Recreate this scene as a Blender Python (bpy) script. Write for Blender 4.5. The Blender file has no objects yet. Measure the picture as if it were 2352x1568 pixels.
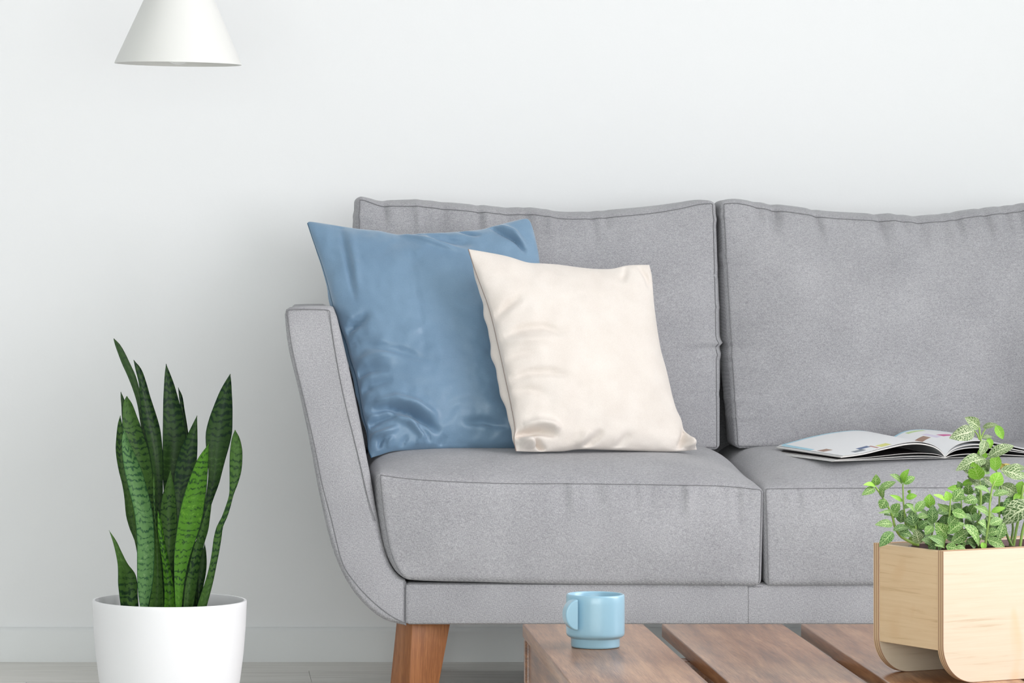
import bpy, math, random
from mathutils import Vector, Matrix, noise

# ------------------------------------------------------------------ camera, world, light
scene = bpy.context.scene
COL = scene.collection
F = 9000.0                    # focal length in pixels of the 2352 px wide frame
CX, CY, H, WALL = 450.0, 505.0, 0.90, 8.0   # principal point, eye height, distance to the back wall

cd = bpy.data.cameras.new('camera')
cd.sensor_width = 36.0
cd.lens = F / 2352 * 36.0
cd.shift_x = (1176 - CX) / 2352
cd.shift_y = -(784 - CY) / 2352
cd.clip_end = 60
cam = bpy.data.objects.new('camera', cd)
cam.location = (0, -WALL, H)
cam.rotation_euler = (math.pi / 2, 0, 0)
COL.objects.link(cam)
scene.camera = cam

w = bpy.data.worlds.new('daylight')
scene.world = w
w.use_nodes = True
bg = w.node_tree.nodes['Background']
bg.inputs[0].default_value = (0.93, 0.99, 0.98, 1)
bg.inputs[1].default_value = 2.6

def area(name, loc, direction, sx, sy, power, col):
    l = bpy.data.lights.new(name, 'AREA')
    l.shape = 'RECTANGLE'; l.size = sx; l.size_y = sy; l.energy = power; l.color = col
    o = bpy.data.objects.new(name, l)
    o.location = loc
    o.rotation_euler = Vector(direction).to_track_quat('-Z', 'Z').to_euler()
    COL.objects.link(o)
    return o
area('window_daylight', (2.76, -3.4, 1.55), (-1, 0, 0), 5.6, 1.85, 560, (1.0, 0.955, 1.0))
area('rear_fill_light', (0.2, -9.15, 1.05), (0, 1, 0), 4.4, 1.7, 330, (0.95, 1.0, 0.985))  # unseen fill added behind the camera to brighten the fronts

vs = scene.view_settings
vs.view_transform = 'Standard'; vs.look = 'None'; vs.gamma = 1; vs.use_curve_mapping = False
vs.exposure = -1.27
scene.cycles.max_bounces = 8
scene.cycles.diffuse_bounces = 6
scene.cycles.use_denoising = True

# ------------------------------------------------------------------ helpers
def P(px, py, D):
    return Vector(((px - CX) * D / F, D - WALL, H - (py - CY) * D / F))

def lerp(a, b, t): return a + (b - a) * t
def clamp(x, a=0.0, b=1.0): return max(a, min(b, x))
def sstep(a, b, x):
    t = clamp((x - a) / (b - a)); return t * t * (3 - 2 * t)

def table(pts):
    """smooth interpolation through (x, y) points"""
    pts = sorted(pts)
    xs = [p[0] for p in pts]; n = len(pts)
    sl = []
    for i in range(n):
        a = pts[max(i - 1, 0)]; b = pts[min(i + 1, n - 1)]
        sl.append((b[1] - a[1]) / (b[0] - a[0]))
    def f(x):
        if x <= xs[0]: return pts[0][1]
        if x >= xs[-1]: return pts[-1][1]
        for i in range(n - 1):
            if x <= xs[i + 1]:
                h = xs[i + 1] - xs[i]; t = (x - xs[i]) / h
                t2 = t * t; t3 = t2 * t
                return ((2*t3 - 3*t2 + 1) * pts[i][1] + (t3 - 2*t2 + t) * h * sl[i]
                        + (3*t2 - 2*t3) * pts[i+1][1] + (t3 - t2) * h * sl[i+1])
    return f

def poly_at(pts, n):
    """n points equally spaced along a Catmull-Rom curve through pts"""
    pts = [Vector(p) for p in pts]
    dense = []
    for i in range(len(pts) - 1):
        p0 = pts[max(i - 1, 0)]; p1 = pts[i]; p2 = pts[i + 1]; p3 = pts[min(i + 2, len(pts) - 1)]
        for k in range(16):
            t = k / 16
            dense.append(0.5 * ((2*p1) + (p2 - p0) * t + (2*p0 - 5*p1 + 4*p2 - p3) * t*t + (3*p1 - p0 - 3*p2 + p3) * t**3))
    dense.append(pts[-1])
    L = [0.0]
    for i in range(1, len(dense)): L.append(L[-1] + (dense[i] - dense[i-1]).length)
    out = []; j = 0
    for k in range(n):
        s = L[-1] * k / (n - 1)
        while j < len(L) - 2 and L[j + 1] < s: j += 1
        d = L[j+1] - L[j]
        out.append(dense[j].lerp(dense[j+1], (s - L[j]) / d if d > 0 else 0))
    return out

def world_loc(o):
    v = Vector((0, 0, 0))
    while o is not None:
        v += o.location; o = o.parent
    return v

def build(name, verts, faces, mats, parent=None, smooth=True, local=False, uvs=None, midx=None, kind=None, auto=None):
    """ONE mesh object from lists; verts are in world space unless local"""
    off = Vector((0, 0, 0)) if (local or parent is None) else world_loc(parent)
    me = bpy.data.meshes.new(name)
    me.from_pydata([tuple(Vector(v) - off) for v in verts], [], [tuple(f) for f in faces])
    if not isinstance(mats, (list, tuple)): mats = [mats]
    for m in mats: me.materials.append(m)
    if midx:
        me.polygons.foreach_set('material_index', midx)
    if uvs:
        ul = me.uv_layers.new(name='UVMap')
        for p in me.polygons:
            for li in p.loop_indices:
                ul.data[li].uv = uvs[me.loops[li].vertex_index]
    me.polygons.foreach_set('use_smooth', [smooth] * len(me.polygons))
    me.update()
    o = bpy.data.objects.new(name, me)
    COL.objects.link(o)
    if parent is not None: o.parent = parent
    if auto is not None:
        me.set_sharp_from_angle(angle=auto)
    if kind: o['kind'] = kind
    return o

def thing(name, label, cat, loc, rotz=0, group=None):
    o = bpy.data.objects.new(name, None)
    o.empty_display_size = 0.05
    o.location = loc; o.rotation_euler = (0, 0, rotz)
    COL.objects.link(o)
    o['label'] = label; o['category'] = cat
    if group: o['group'] = group
    return o

def box_data(x0, x1, y0, y1, z0, z1, b=0.0):
    """box with chamfered edges (24 verts when b > 0)"""
    if b <= 0:
        v = [(x, y, z) for z in (z0, z1) for y in (y0, y1) for x in (x0, x1)]
        f = [(0,2,3,1),(4,5,7,6),(0,1,5,4),(2,6,7,3),(0,4,6,2),(1,3,7,5)]
        return v, f
    import bmesh
    bm = bmesh.new()
    bmesh.ops.create_cube(bm, size=1)
    for q in bm.verts:
        q.co = Vector(((x0+x1)/2 + q.co.x*(x1-x0), (y0+y1)/2 + q.co.y*(y1-y0), (z0+z1)/2 + q.co.z*(z1-z0)))
    bmesh.ops.bevel(bm, geom=bm.edges[:], offset=b, segments=2, profile=0.5, affect='EDGES')
    bm.verts.index_update()
    v = [tuple(q.co) for q in bm.verts]; f = [[q.index for q in fa.verts] for fa in bm.faces]
    bm.free()
    return v, f

def tube_data(pts, r, seg=6, cap=True):
    pts = [Vector(p) for p in pts]
    V = []; Fc = []
    n = len(pts)
    up = None
    for i, p in enumerate(pts):
        t = (pts[min(i+1, n-1)] - pts[max(i-1, 0)])
        if t.length < 1e-9: t = Vector((0, 0, 1))
        t.normalize()
        if up is None:
            up = Vector((0, 0, 1)) if abs(t.z) < 0.9 else Vector((1, 0, 0))
        a = t.cross(up); a.normalize(); b = a.cross(t); up = b
        rr = r[i] if isinstance(r, (list, tuple)) else r
        for k in range(seg):
            th = 2*math.pi*k/seg
            V.append(p + a*(rr*math.cos(th)) + b*(rr*math.sin(th)))
    for i in range(n-1):
        for k in range(seg):
            k2 = (k+1) % seg
            Fc.append((i*seg+k, i*seg+k2, (i+1)*seg+k2, (i+1)*seg+k))
    if cap:
        Fc.append(tuple(reversed(range(seg)))); Fc.append(tuple((n-1)*seg+k for k in range(seg)))
    return V, Fc

def lathe_data(prof, seg=64, center=(0, 0, 0)):
    V = []; Fc = []
    c = Vector(center); n = len(prof)
    for (r, z) in prof:
        for k in range(seg):
            th = 2*math.pi*k/seg
            V.append((c.x + r*math.cos(th), c.y + r*math.sin(th), c.z + z))
    for i in range(n-1):
        for k in range(seg):
            k2 = (k+1) % seg
            Fc.append((i*seg+k, i*seg+k2, (i+1)*seg+k2, (i+1)*seg+k))
    return V, Fc

def join(datas):
    V = []; Fc = []
    for v, f in datas:
        o = len(V); V += list(v); Fc += [tuple(i+o for i in q) for q in f]
    return V, Fc

# ------------------------------------------------------------------ materials
def srgb(r, g, b):
    def c(x):
        x /= 255.0
        return x/12.92 if x <= 0.04045 else ((x+0.055)/1.055)**2.4
    return (c(r), c(g), c(b), 1)

class M:
    def __init__(s, name, col=(0.8, 0.8, 0.8, 1), rough=0.5, spec=0.5, **kw):
        s.m = bpy.data.materials.new(name); s.m.use_nodes = True
        s.t = s.m.node_tree; s.N = s.t.nodes; s.b = s.N['Principled BSDF']
        s.b.inputs['Base Color'].default_value = col
        s.b.inputs['Roughness'].default_value = rough
        s.b.inputs['Specular IOR Level'].default_value = spec
        for k, v in kw.items(): s.b.inputs[k.replace('_', ' ')].default_value = v
    def n(s, typ, **kw):
        x = s.N.new(typ)
        for k, v in kw.items(): setattr(x, k, v)
        return x
    def l(s, a, b): s.t.links.new(a, b)
    def coord(s, kind='Object', scale=(1, 1, 1), rot=(0, 0, 0)):
        tc = s.n('ShaderNodeTexCoord'); mp = s.n('ShaderNodeMapping')
        mp.inputs['Scale'].default_value = scale; mp.inputs['Rotation'].default_value = rot
        s.l(tc.outputs[kind], mp.inputs['Vector'])
        return mp.outputs['Vector']
    def noise(s, vec, scale, detail=2, rough=0.5, dist=0):
        x = s.n('ShaderNodeTexNoise')
        x.inputs['Scale'].default_value = scale; x.inputs['Detail'].default_value = detail
        x.inputs['Roughness'].default_value = rough; x.inputs['Distortion'].default_value = dist
        s.l(vec, x.inputs['Vector'])
        return x.outputs['Fac']
    def math(s, op, a, b=None, c=None, cl=False):
        x = s.n('ShaderNodeMath', operation=op, use_clamp=cl)
        for i, v in enumerate((a, b, c)):
            if v is None: continue
            if isinstance(v, (int, float)): x.inputs[i].default_value = v
            else: s.l(v, x.inputs[i])
        return x.outputs[0]
    def ramp(s, fac, stops, interp='LINEAR'):
        x = s.n('ShaderNodeValToRGB'); cr = x.color_ramp; cr.interpolation = interp
        while len(cr.elements) < len(stops): cr.elements.new(0.5)
        for e, (p, c) in zip(cr.elements, stops): e.position = p; e.color = c
        s.l(fac, x.inputs[0])
        return x.outputs[0]
    def mix(s, fac, a, b, blend='MIX'):
        x = s.n('ShaderNodeMix', data_type='RGBA', blend_type=blend)
        for sock, v in ((x.inputs[0], fac), (x.inputs[6], a), (x.inputs[7], b)):
            if isinstance(v, (int, float, tuple)): sock.default_value = v
            else: s.l(v, sock)
        return x.outputs[2]
    def sep(s, vec):
        x = s.n('ShaderNodeSeparateXYZ'); s.l(vec, x.inputs[0]); return x.outputs
    def col(s, c): s.l(c, s.b.inputs['Base Color'])
    def bump(s, h, strength=0.2, dist=0.002):
        x = s.n('ShaderNodeBump'); x.inputs['Strength'].default_value = strength
        x.inputs['Distance'].default_value = dist
        s.l(h, x.inputs['Height']); s.l(x.outputs[0], s.b.inputs['Normal'])

def weave(mm, period, vec):
    """woven-thread height 0..1: two crossed sine bands"""
    x, y, z = mm.sep(vec)
    k = 2*math.pi/period
    y2 = mm.math('MULTIPLY', y, 0.71)
    a = mm.math('SINE', mm.math('MULTIPLY', mm.math('ADD', mm.math('ADD', x, z), y2), k))
    b = mm.math('SINE', mm.math('MULTIPLY', mm.math('SUBTRACT', mm.math('SUBTRACT', x, z), y2), k*0.62))
    return mm.math('MULTIPLY_ADD', mm.math('MULTIPLY', a, b), 0.5, 0.5)

def fabric_grey():
    mm = M('grey_woven_fabric', rough=0.92, spec=0.12)
    v = mm.coord()
    n1 = mm.noise(v, 420, 2, 0.6)
    n2 = mm.noise(mm.coord(scale=(1, 1, 4)), 130, 3, 0.6)
    n3 = mm.noise(v, 9, 2)
    wv = weave(mm, 0.0029, v)
    f = mm.math('ADD', mm.math('MULTIPLY', n1, 0.45), mm.math('MULTIPLY', wv, 0.22))
    f = mm.math('ADD', f, mm.math('MULTIPLY', n2, 0.23))
    f = mm.math('ADD', f, mm.math('MULTIPLY', n3, 0.16))
    mm.col(mm.ramp(f, [(0.28, (0.190, 0.189, 0.203, 1)), (0.52, (0.352, 0.350, 0.368, 1)), (0.80, (0.585, 0.582, 0.60, 1))]))
    mm.bump(mm.math('ADD', wv, n1), 0.25, 0.0008)
    mm.b.inputs['Sheen Weight'].default_value = 0.15
    mm.b.inputs['Sheen Roughness'].default_value = 0.5
    return mm.m

FABRIC = fabric_grey()
THREAD = M('grey_stitching_thread', (0.215, 0.215, 0.225, 1), 0.9, 0.1).m

def satin_blue():
    mm = M('blue_cotton_satin', rough=0.36, spec=0.4)
    v = mm.coord()
    n = mm.noise(v, 7, 3); n2 = mm.noise(v, 500, 1)
    f = mm.math('MULTIPLY_ADD', n2, 0.25, mm.math('MULTIPLY', n, 0.75))
    mm.col(mm.ramp(f, [(0.3, (0.150, 0.252, 0.372, 1)), (0.7, (0.200, 0.318, 0.448, 1))]))
    mm.bump(mm.noise(v, 30, 3), 0.25, 0.004)
    mm.b.inputs['Sheen Weight'].default_value = 0.25
    return mm.m
BLUE = satin_blue()
BLUE_SEAM = M('blue_seam_thread', (0.05, 0.12, 0.2, 1), 0.7, 0.2).m

def linen_cream():
    mm = M('cream_brushed_cotton', rough=0.95, spec=0.1)
    v = mm.coord()
    f = mm.math('MULTIPLY_ADD', mm.noise(v, 600, 2), 0.5, mm.math('MULTIPLY', mm.noise(v, 20, 2), 0.5))
    mm.col(mm.ramp(f, [(0.3, (0.71, 0.645, 0.59, 1)), (0.7, (0.80, 0.745, 0.695, 1))]))
    mm.bump(mm.noise(v, 900, 2), 0.15, 0.0006)
    mm.b.inputs['Sheen Weight'].default_value = 0.2
    return mm.m
CREAM = linen_cream()
CREAM_SEAM = M('cream_seam_thread', (0.33, 0.26, 0.23, 1), 0.9, 0.1).m

def painted_wall():
    mm = M('white_wall_paint', (0.865, 0.873, 0.878, 1), 0.85, 0.2)
    v = mm.coord()
    mm.bump(mm.math('ADD', mm.noise(v, 160, 3), mm.noise(v, 25, 2)), 0.06, 0.002)
    return mm.m
WALLM = painted_wall()
BASEM = M('white_baseboard_enamel', (0.80, 0.815, 0.815, 1), 0.45, 0.4).m
CEILM = M('white_ceiling_paint', (0.72, 0.72, 0.72, 1), 0.9, 0.1).m

def floor_wood():
    mm = M('pale_oak_laminate', rough=0.42, spec=0.4)
    v = mm.coord(scale=(1.2, 16, 16))
    info = mm.n('ShaderNodeObjectInfo')
    n = mm.noise(v, 3.5, 4, 0.6, 0.4)
    f = mm.math('ADD', n, mm.math('MULTIPLY', mm.math('SUBTRACT', info.outputs['Random'], 0.5), 0.18))
    mm.col(mm.ramp(f, [(0.30, srgb(196, 193, 186)), (0.55, srgb(216, 214, 208)), (0.75, srgb(226, 224, 219))]))
    return mm.m
FLOORM = floor_wood()

def walnut(name, dark, mid, light, rough=0.34, ax=1):
    mm = M(name, rough=rough, spec=0.5)
    sc = [55, 55, 55]; sc[ax] = 2.6
    sc2 = [620, 620, 620]; sc2[ax] = 22
    n = mm.noise(mm.coord(scale=tuple(sc)), 1.0, 4, 0.6, 0.6)
    n2 = mm.noise(mm.coord(scale=tuple(sc2)), 1.0, 2, 0.5)
    n3 = mm.noise(mm.coord(), 5, 2)
    info = mm.n('ShaderNodeObjectInfo')
    f = mm.math('ADD', mm.math('MULTIPLY', n, 0.55), mm.math('MULTIPLY', n2, 0.35))
    f = mm.math('ADD', f, mm.math('MULTIPLY', mm.math('SUBTRACT', n3, 0.5), 0.35))
    f = mm.math('ADD', f, mm.math('MULTIPLY', mm.math('SUBTRACT', info.outputs['Random'], 0.5), 0.10))
    mm.col(mm.ramp(f, [(0.32, dark), (0.46, mid), (0.62, light)]))
    mm.bump(n2, 0.03, 0.0004)
    return mm.m
TABLEM = walnut('stained_acacia_wood', (0.105, 0.040, 0.016, 1), (0.260, 0.117, 0.053, 1), (0.44, 0.24, 0.125, 1), 0.28, 1)
LEGM = walnut('orange_beech_wood', (0.24, 0.085, 0.026, 1), (0.36, 0.140, 0.046, 1), (0.44, 0.19, 0.07, 1), 0.4, 2)

def plywood(name, ax=0, br=1.0, cols=None):
    mm = M(name, rough=0.5, spec=0.3)
    sc = [130, 130, 130]; sc[ax] = 5.0
    n = mm.noise(mm.coord(scale=tuple(sc)), 1.6, 4, 0.62, 0.5)
    kn = mm.noise(mm.coord(scale=(14, 14, 9)), 1.0, 2, 0.5, 0.8)
    base = mm.ramp(n, cols or [(0.28, (0.58, 0.41, 0.235, 1)), (0.42, (0.70, 0.525, 0.33, 1)), (0.70, (0.74, 0.57, 0.37, 1))])
    st = mm.ramp(kn, [(0.64, (0, 0, 0, 1)), (0.80, (1, 1, 1, 1))])
    base = mm.mix(1.0, base, (br, br**1.6, br**3.0, 1), 'MULTIPLY')
    mm.col(mm.mix(mm.math('MULTIPLY', st, 0.45), base, (0.60, 0.38, 0.19, 1)))
    return mm.m
PLY = plywood('birch_plywood_face', 0, 1.0, [(0.28, (0.50, 0.40, 0.285, 1)), (0.40, (0.585, 0.487, 0.368, 1)), (0.70, (0.62, 0.525, 0.408, 1))])
PLY_END = plywood('plywood_end_face', 1, 0.98)  # warmer copy of the front's plywood, coloured for how light falls here

def ply_edge():
    mm = M('birch_plywood_edge', rough=0.7, spec=0.2)
    x, y, z = mm.sep(mm.coord())
    # plies stacked through the thickness (local y), dark glue plies between pale ones
    s = mm.math('FRACT', mm.math('MULTIPLY', y, 1/0.0038))
    mm.col(mm.ramp(s, [(0.0, (0.33, 0.20, 0.13, 1)), (0.38, (0.36, 0.22, 0.14, 1)), (0.46, (0.63, 0.46, 0.28, 1)), (0.95, (0.66, 0.49, 0.30, 1))]))
    return mm.m
PLY_EDGE = ply_edge()

MUGM = M('pale_blue_glaze', (0.275, 0.470, 0.590, 1), 0.28, 0.5, Coat_Weight=0.25, Coat_Roughness=0.15).m
POTM = M('white_matt_plastic', (0.86, 0.86, 0.875, 1), 0.42, 0.4).m
LAMPM = M('warm_white_lacquered_metal', (0.77, 0.77, 0.745, 1), 0.45, 0.4).m
BULBM = M('frosted_bulb_glass', (0.9, 0.9, 0.88, 1), 0.2, 0.5).m
CORDM = M('white_cord_plastic', (0.8, 0.8, 0.8, 1), 0.5, 0.4).m
SOIL = M('dark_potting_soil', (0.035, 0.024, 0.017, 1), 1.0, 0.1)
SOIL.bump(SOIL.noise(SOIL.coord(), 160, 4), 1.0, 0.01); SOIL = SOIL.m
NPOT = M('brown_nursery_pot_plastic', (0.075, 0.03, 0.026, 1), 0.45, 0.4).m
PAPER = M('white_magazine_paper', (0.90, 0.91, 0.925, 1), 0.38, 0.4).m
PAPER_IN = M('paper_edges', (0.74, 0.72, 0.69, 1), 0.8, 0.2).m
INK = {k: M('printed_ink_' + k, srgb(*c), 0.4, 0.4).m for k, c in dict(
    brown=(163, 128, 108), magenta=(205, 80, 150), blue=(88, 110, 150), yellow=(226, 226, 130), green=(200, 226, 160),
    grey=(125, 135, 145), cyan=(168, 214, 232), lilac=(226, 218, 238), red=(185, 120, 105)).items()}

# ------------------------------------------------------------------ room
def structure(name, v, f, m, **kw):
    o = build(name, v, f, m, **kw); o['kind'] = 'structure'; return o
XL, XR, YN, ZC = -2.2, 2.6, -9.2, 2.6
structure('wall_back', *box_data(XL, XR, 0, 0.12, 0, ZC), WALLM, smooth=False)
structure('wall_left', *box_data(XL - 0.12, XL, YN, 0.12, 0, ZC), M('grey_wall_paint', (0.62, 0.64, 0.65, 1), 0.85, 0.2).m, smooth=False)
structure('ceiling', *box_data(XL - 0.12, XR + 0.12, YN, 0.12, ZC, ZC + 0.1), CEILM, smooth=False)
flo = structure('floor', *box_data(XL - 0.12, XR + 0.12, YN, 0.12, -0.12, -0.008), FLOORM, smooth=False)
# floorboards along the wall, one object each
bw, bl = 0.19, 1.28
rng = random.Random(5)
row = 0
y1 = -0.0
pv = None
rows = [(-0.174, -0.0005)] + [(-0.174 - bw*(k+1), -0.174 - bw*k) for k in range(15)]
first = {}
for ri, (ya, yb) in enumerate(rows):
    off = 0.2256 if ri == 1 else rng.uniform(0, bl)
    x = off - bl*3
    while x < XR:
        xa, xb = max(x, XL), min(x + bl, XR)
        if xb - xa > 0.05:
            g = 0.00025
            key = (round(xb-xa, 3), round(yb-ya, 3))
            cx, cy = (xa+xb)/2, (ya+yb)/2
            if key not in first:
                hx, hy = (xb-xa)/2-g, (yb-ya)/2-g
                o = build('floorboard', *box_data(-hx, hx, -hy, hy, -0.008, 0, 0.0008), FLOORM, flo, smooth=False, local=True)
                first[key] = o
            else:
                o = first[key].copy(); COL.objects.link(o); o.parent = flo
            o.location = (cx, cy, 0)
        x += bl
# right wall with its tall window
wv = [box_data(XR, XR+0.12, -0.5, 0.12, 0, ZC), box_data(XR, XR+0.12, YN, -6.3, 0, ZC),
      box_data(XR, XR+0.12, -6.3, -0.5, 0, 0.6), box_data(XR, XR+0.12, -6.3, -0.5, 2.5, ZC)]
structure('wall_right', *join(wv), WALLM, smooth=False)
win = structure('window_1', *box_data(XR+0.02, XR+0.10, -6.3, -0.5, 0.6, 0.64, 0.004), BASEM, smooth=False)
build('window_frame', *box_data(XR+0.02, XR+0.10, -6.3, -0.5, 2.46, 2.5, 0.004), BASEM, win, smooth=False)
for yy in (-6.3, -4.4, -2.45, -0.54):
    build('window_mullion', *box_data(XR+0.02, XR+0.10, yy, yy+0.04, 0.64, 2.46, 0.004), BASEM, win, smooth=False)
# baseboard: board with a rounded top lip
def extrude_x(prof, x0, x1):
    n = len(prof)
    V = [(x0, y, z) for y, z in prof] + [(x1, y, z) for y, z in prof]
    Fc = [(i, (i+1) % n, n+(i+1) % n, n+i) for i in range(n)] + [tuple(reversed(range(n))), tuple(range(n, 2*n))]
    return V, Fc
structure('baseboard_back', *extrude_x([(0, 0), (-0.018, 0), (-0.018, 0.0600), (-0.0172, 0.0622), (-0.0150, 0.0650), (-0.0110, 0.0680), (-0.006, 0.0694), (0, 0.0697)], XL, XR),
          BASEM, smooth=True, auto=math.radians(35))

# ------------------------------------------------------------------ sofa
SD = 7.05                                     # distance of the sofa front
SXM = 1.018                                   # middle of the sofa
sofa = thing('sofa', 'grey woven two-seat sofa with curved arms on splayed orange wooden legs', 'sofa', (SXM, -0.55, 0))

def fp(px, py, D=SD):
    q = P(px, py, D); return (q.x, q.z)

outer = [fp(*p) for p in [(653,722),(660,793),(683,892),(698,960),(712,1030),(733,1141),(756,1239),(779,1303),(808,1355),(843,1395),(883,1424),(932,1437)]]
inner = [fp(*p) for p in [(932,1332),(912,1318),(894,1290),(881,1250),(870,1198),(861,1152),(850,1088),(838,1030),(806,874),(776,741),(767,716)]]
def arm_profile():
    o = poly_at([(x, z, 0) for x, z in outer], 46)
    i = poly_at([(x, z, 0) for x, z in inner], 40)
    top = [Vector((fp(763,708)+(0,))), Vector((fp(752,705)+(0,))), Vector((fp(700,705)+(0,))), Vector((fp(664,706)+(0,))), Vector((fp(656,711)+(0,)))]
    return [(q.x, q.y) for q in o + i + top]
def offset_loop(lp, d):
    n = len(lp); out = []
    for k in range(n):
        a = Vector(lp[k-1]); b = Vector(lp[k]); c = Vector(lp[(k+1) % n])
        t1 = (b-a); t2 = (c-b)
        if t1.length < 1e-9: t1 = t2
        if t2.length < 1e-9: t2 = t1
        t1.normalize(); t2.normalize()
        n1 = Vector((-t1.y, t1.x)); n2 = Vector((-t2.y, t2.x))
        nn = n1 + n2
        if nn.length < 1e-6: nn = n1
        nn.normalize()
        m = d / max(0.55, nn.dot(n1))
        out.append((b.x + nn.x*m, b.y + nn.y*m))
    return out
ap = arm_profile()
mid_x = table([(z, x) for x, z in [fp(*p) for p in [(708,712),(735,870),(770,1030),(800,1150),(825,1250),(860,1330),(900,1370)]]])
def outer_side(x, z):
    return x < mid_x(z)
def arm_mesh(mirror=False):
    """front cap, rounded rim, long body towards the back with its outer side tapering in"""
    D0, D1 = SD, 7.83
    r = 0.015
    # rings[0] is body start (no inset), rings[-1] is front face; order from back to front
    nb = 14
    back = [(lerp(D1, D0 + r, k/nb), 0.0) for k in range(nb)]
    seq = back + [(D0 + r*(1-math.sin(math.pi/2*k/7)), 1-math.cos(math.pi/2*k/7)) for k in range(8)]
    xmin = min(x for x, z in ap)
    V = []; n = len(ap)
    for D, ins in seq:
        la = offset_loop(ap, ins*0.0095); lb = offset_loop(ap, ins*0.021)
        lp = []
        for kk in range(n):
            iw = sstep(0.30, 0.55, (kk - 46)/40.0*1.0) if kk < 86 else 1.0 - clamp((kk - 86)/1.0)
            if kk >= 46 and kk < 86: iw = sstep(0.0, 0.35, (kk-46)/40.0)
            elif kk < 46: iw = 0.0
            lp.append((lerp(la[kk][0], lb[kk][0], iw), lerp(la[kk][1], lb[kk][1], iw)))
        tb = clamp((D - D0)/0.35)
        for x, z in lp:
            wgt = clamp((0.40 - x)/0.16) * clamp((z-0.2)/0.3)
            xx = x + 0.030*tb*wgt * clamp((0.30 + (0.75-z)*0.35 - x)/0.12)
            tl_ = clamp((D - D0)/0.81)
            low = clamp((0.74 - z)/0.5)
            ins_w = 1.0 if outer_side(x, z) else 0.35*clamp((0.25 - z)/0.05)
            xx += tl_*ins_w*0.085*low**0.7
            V.append((2*SXM - xx if mirror else xx, D - WALL, z - 0.011*clamp((z-0.5)/0.2)*clamp((D-D0)/0.6)**1.5))
    Fc = []
    for i in range(len(seq)-1):
        for k in range(n):
            k2 = (k+1) % n
            q = (i*n+k, i*n+k2, (i+1)*n+k2, (i+1)*n+k)
            Fc.append(q if not mirror else tuple(reversed(q)))
    c0 = tuple((len(seq)-1)*n + k for k in range(n)); c1 = tuple(reversed(range(n)))
    if mirror: c0 = tuple(reversed(c0)); c1 = tuple(reversed(c1))
    Fc += [c0, c1]
    return V, Fc
for mir in (False, True):
    arm = build('arm', *arm_mesh(mir), FABRIC, sofa, auto=math.radians(55))
    def mx(pts): return [Vector((2*SXM - p.x if mir else p.x, p.y, p.z)) for p in pts]
    so = [P(x, y, SD-0.0005) for x, y in [(659,716),(672,805),(699,920),(722,1020),(740,1110),(762,1195),(786,1290),(816,1338),(850,1375),(884,1404),(912,1422),(931,1430)]]
    si = [P(x, y, SD-0.0005) for x, y in [(757,714),(764,770),(780,863),(796,938),(814,1010),(830,1077),(840,1123),(850,1160),(862,1196)]]
    st = [P(x, y, SD-0.0005) for x, y in [(659,716),(666,711),(700,710),(745,711),(757,714)]]
    sv = [P(932, 1335, SD-0.0008), P(932, 1436, SD-0.0008)]
    for pl in (so, si, st, sv):
        build('seam', *tube_data(mx(poly_at([tuple(q) for q in pl], 60)), 0.0008, 5), THREAD, arm)

# base rail under the cushions
zb, zt = P(0, 1437, SD).z, P(0, 1338, SD).z
XB0, XB1 = fp(932, 0)[0] - 0.002, 2*SXM - fp(932, 0)[0] + 0.002
v, f = box_data(XB0, XB1, SD - WALL, SD - WALL + 0.06, zb + 0.002, zt - 0.001, 0.009)
rail = build('front_rail', v, f, FABRIC, sofa, auto=math.radians(40))
build('seam', *tube_data([P(1748, 1347, SD-0.0003), P(1718, 1347+0, SD-0.0003)], 0.0004, 4), THREAD, rail)
build('seam', *tube_data([P(1719, 1346, SD-0.0003), P(1719, 1434, SD-0.0003)], 0.0004, 4), THREAD, rail)
build('seat_deck', *box_data(0.40, 2*SXM - 0.40, SD - WALL + 0.05, 7.84 - WALL, 0.19, zt - 0.006, 0.01), FABRIC, sofa, smooth=False)
# back frame behind the loose cushions
build('back_frame', *box_data(0.31, 2*SXM - 0.31, 7.745 - WALL, 7.83 - WALL, 0.36, 0.80, 0.02), FABRIC, sofa, auto=math.radians(40))

# ---- cushions
def gridmap(N):
    return [math.sin(math.pi/2*(-1 + 2*k/N)) for k in range(N+1)]
def cube_surface(Nx, Ny, Nz):
    """closed box surface grid in [-1,1]^3, points clustered at the edges"""
    gx, gy, gz = gridmap(Nx), gridmap(Ny), gridmap(Nz)
    idx = {}; V = []; Fc = []
    def vid(i, j, k):
        key = (i, j, k)
        if key not in idx:
            idx[key] = len(V); V.append((gx[i], gy[j], gz[k]))
        return idx[key]
    for i in range(Nx):
        for k in range(Nz):
            Fc.append((vid(i,0,k), vid(i+1,0,k), vid(i+1,0,k+1), vid(i,0,k+1)))
            Fc.append((vid(i,Ny,k), vid(i,Ny,k+1), vid(i+1,Ny,k+1), vid(i+1,Ny,k)))
    for i in range(Nx):
        for j in range(Ny):
            Fc.append((vid(i,j,Nz), vid(i+1,j,Nz), vid(i+1,j+1,Nz), vid(i,j+1,Nz)))
            Fc.append((vid(i,j,0), vid(i,j+1,0), vid(i+1,j+1,0), vid(i+1,j,0)))
    for j in range(Ny):
        for k in range(Nz):
            Fc.append((vid(0,j,k), vid(0,j,k+1), vid(0,j+1,k+1), vid(0,j+1,k)))
            Fc.append((vid(Nx,j,k), vid(Nx,j+1,k), vid(Nx,j+1,k+1), vid(Nx,j,k+1)))
    return V, Fc
def round_unit(p, h, r):
    q = [clamp(p[a]*h[a], -(h[a]-r), h[a]-r) for a in range(3)]
    d = Vector([p[a]*h[a]-q[a] for a in range(3)])
    if d.length > 1e-9:
        d = d.normalized()*r
    return [(q[a]+d[a])/h[a] for a in range(3)]

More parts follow.
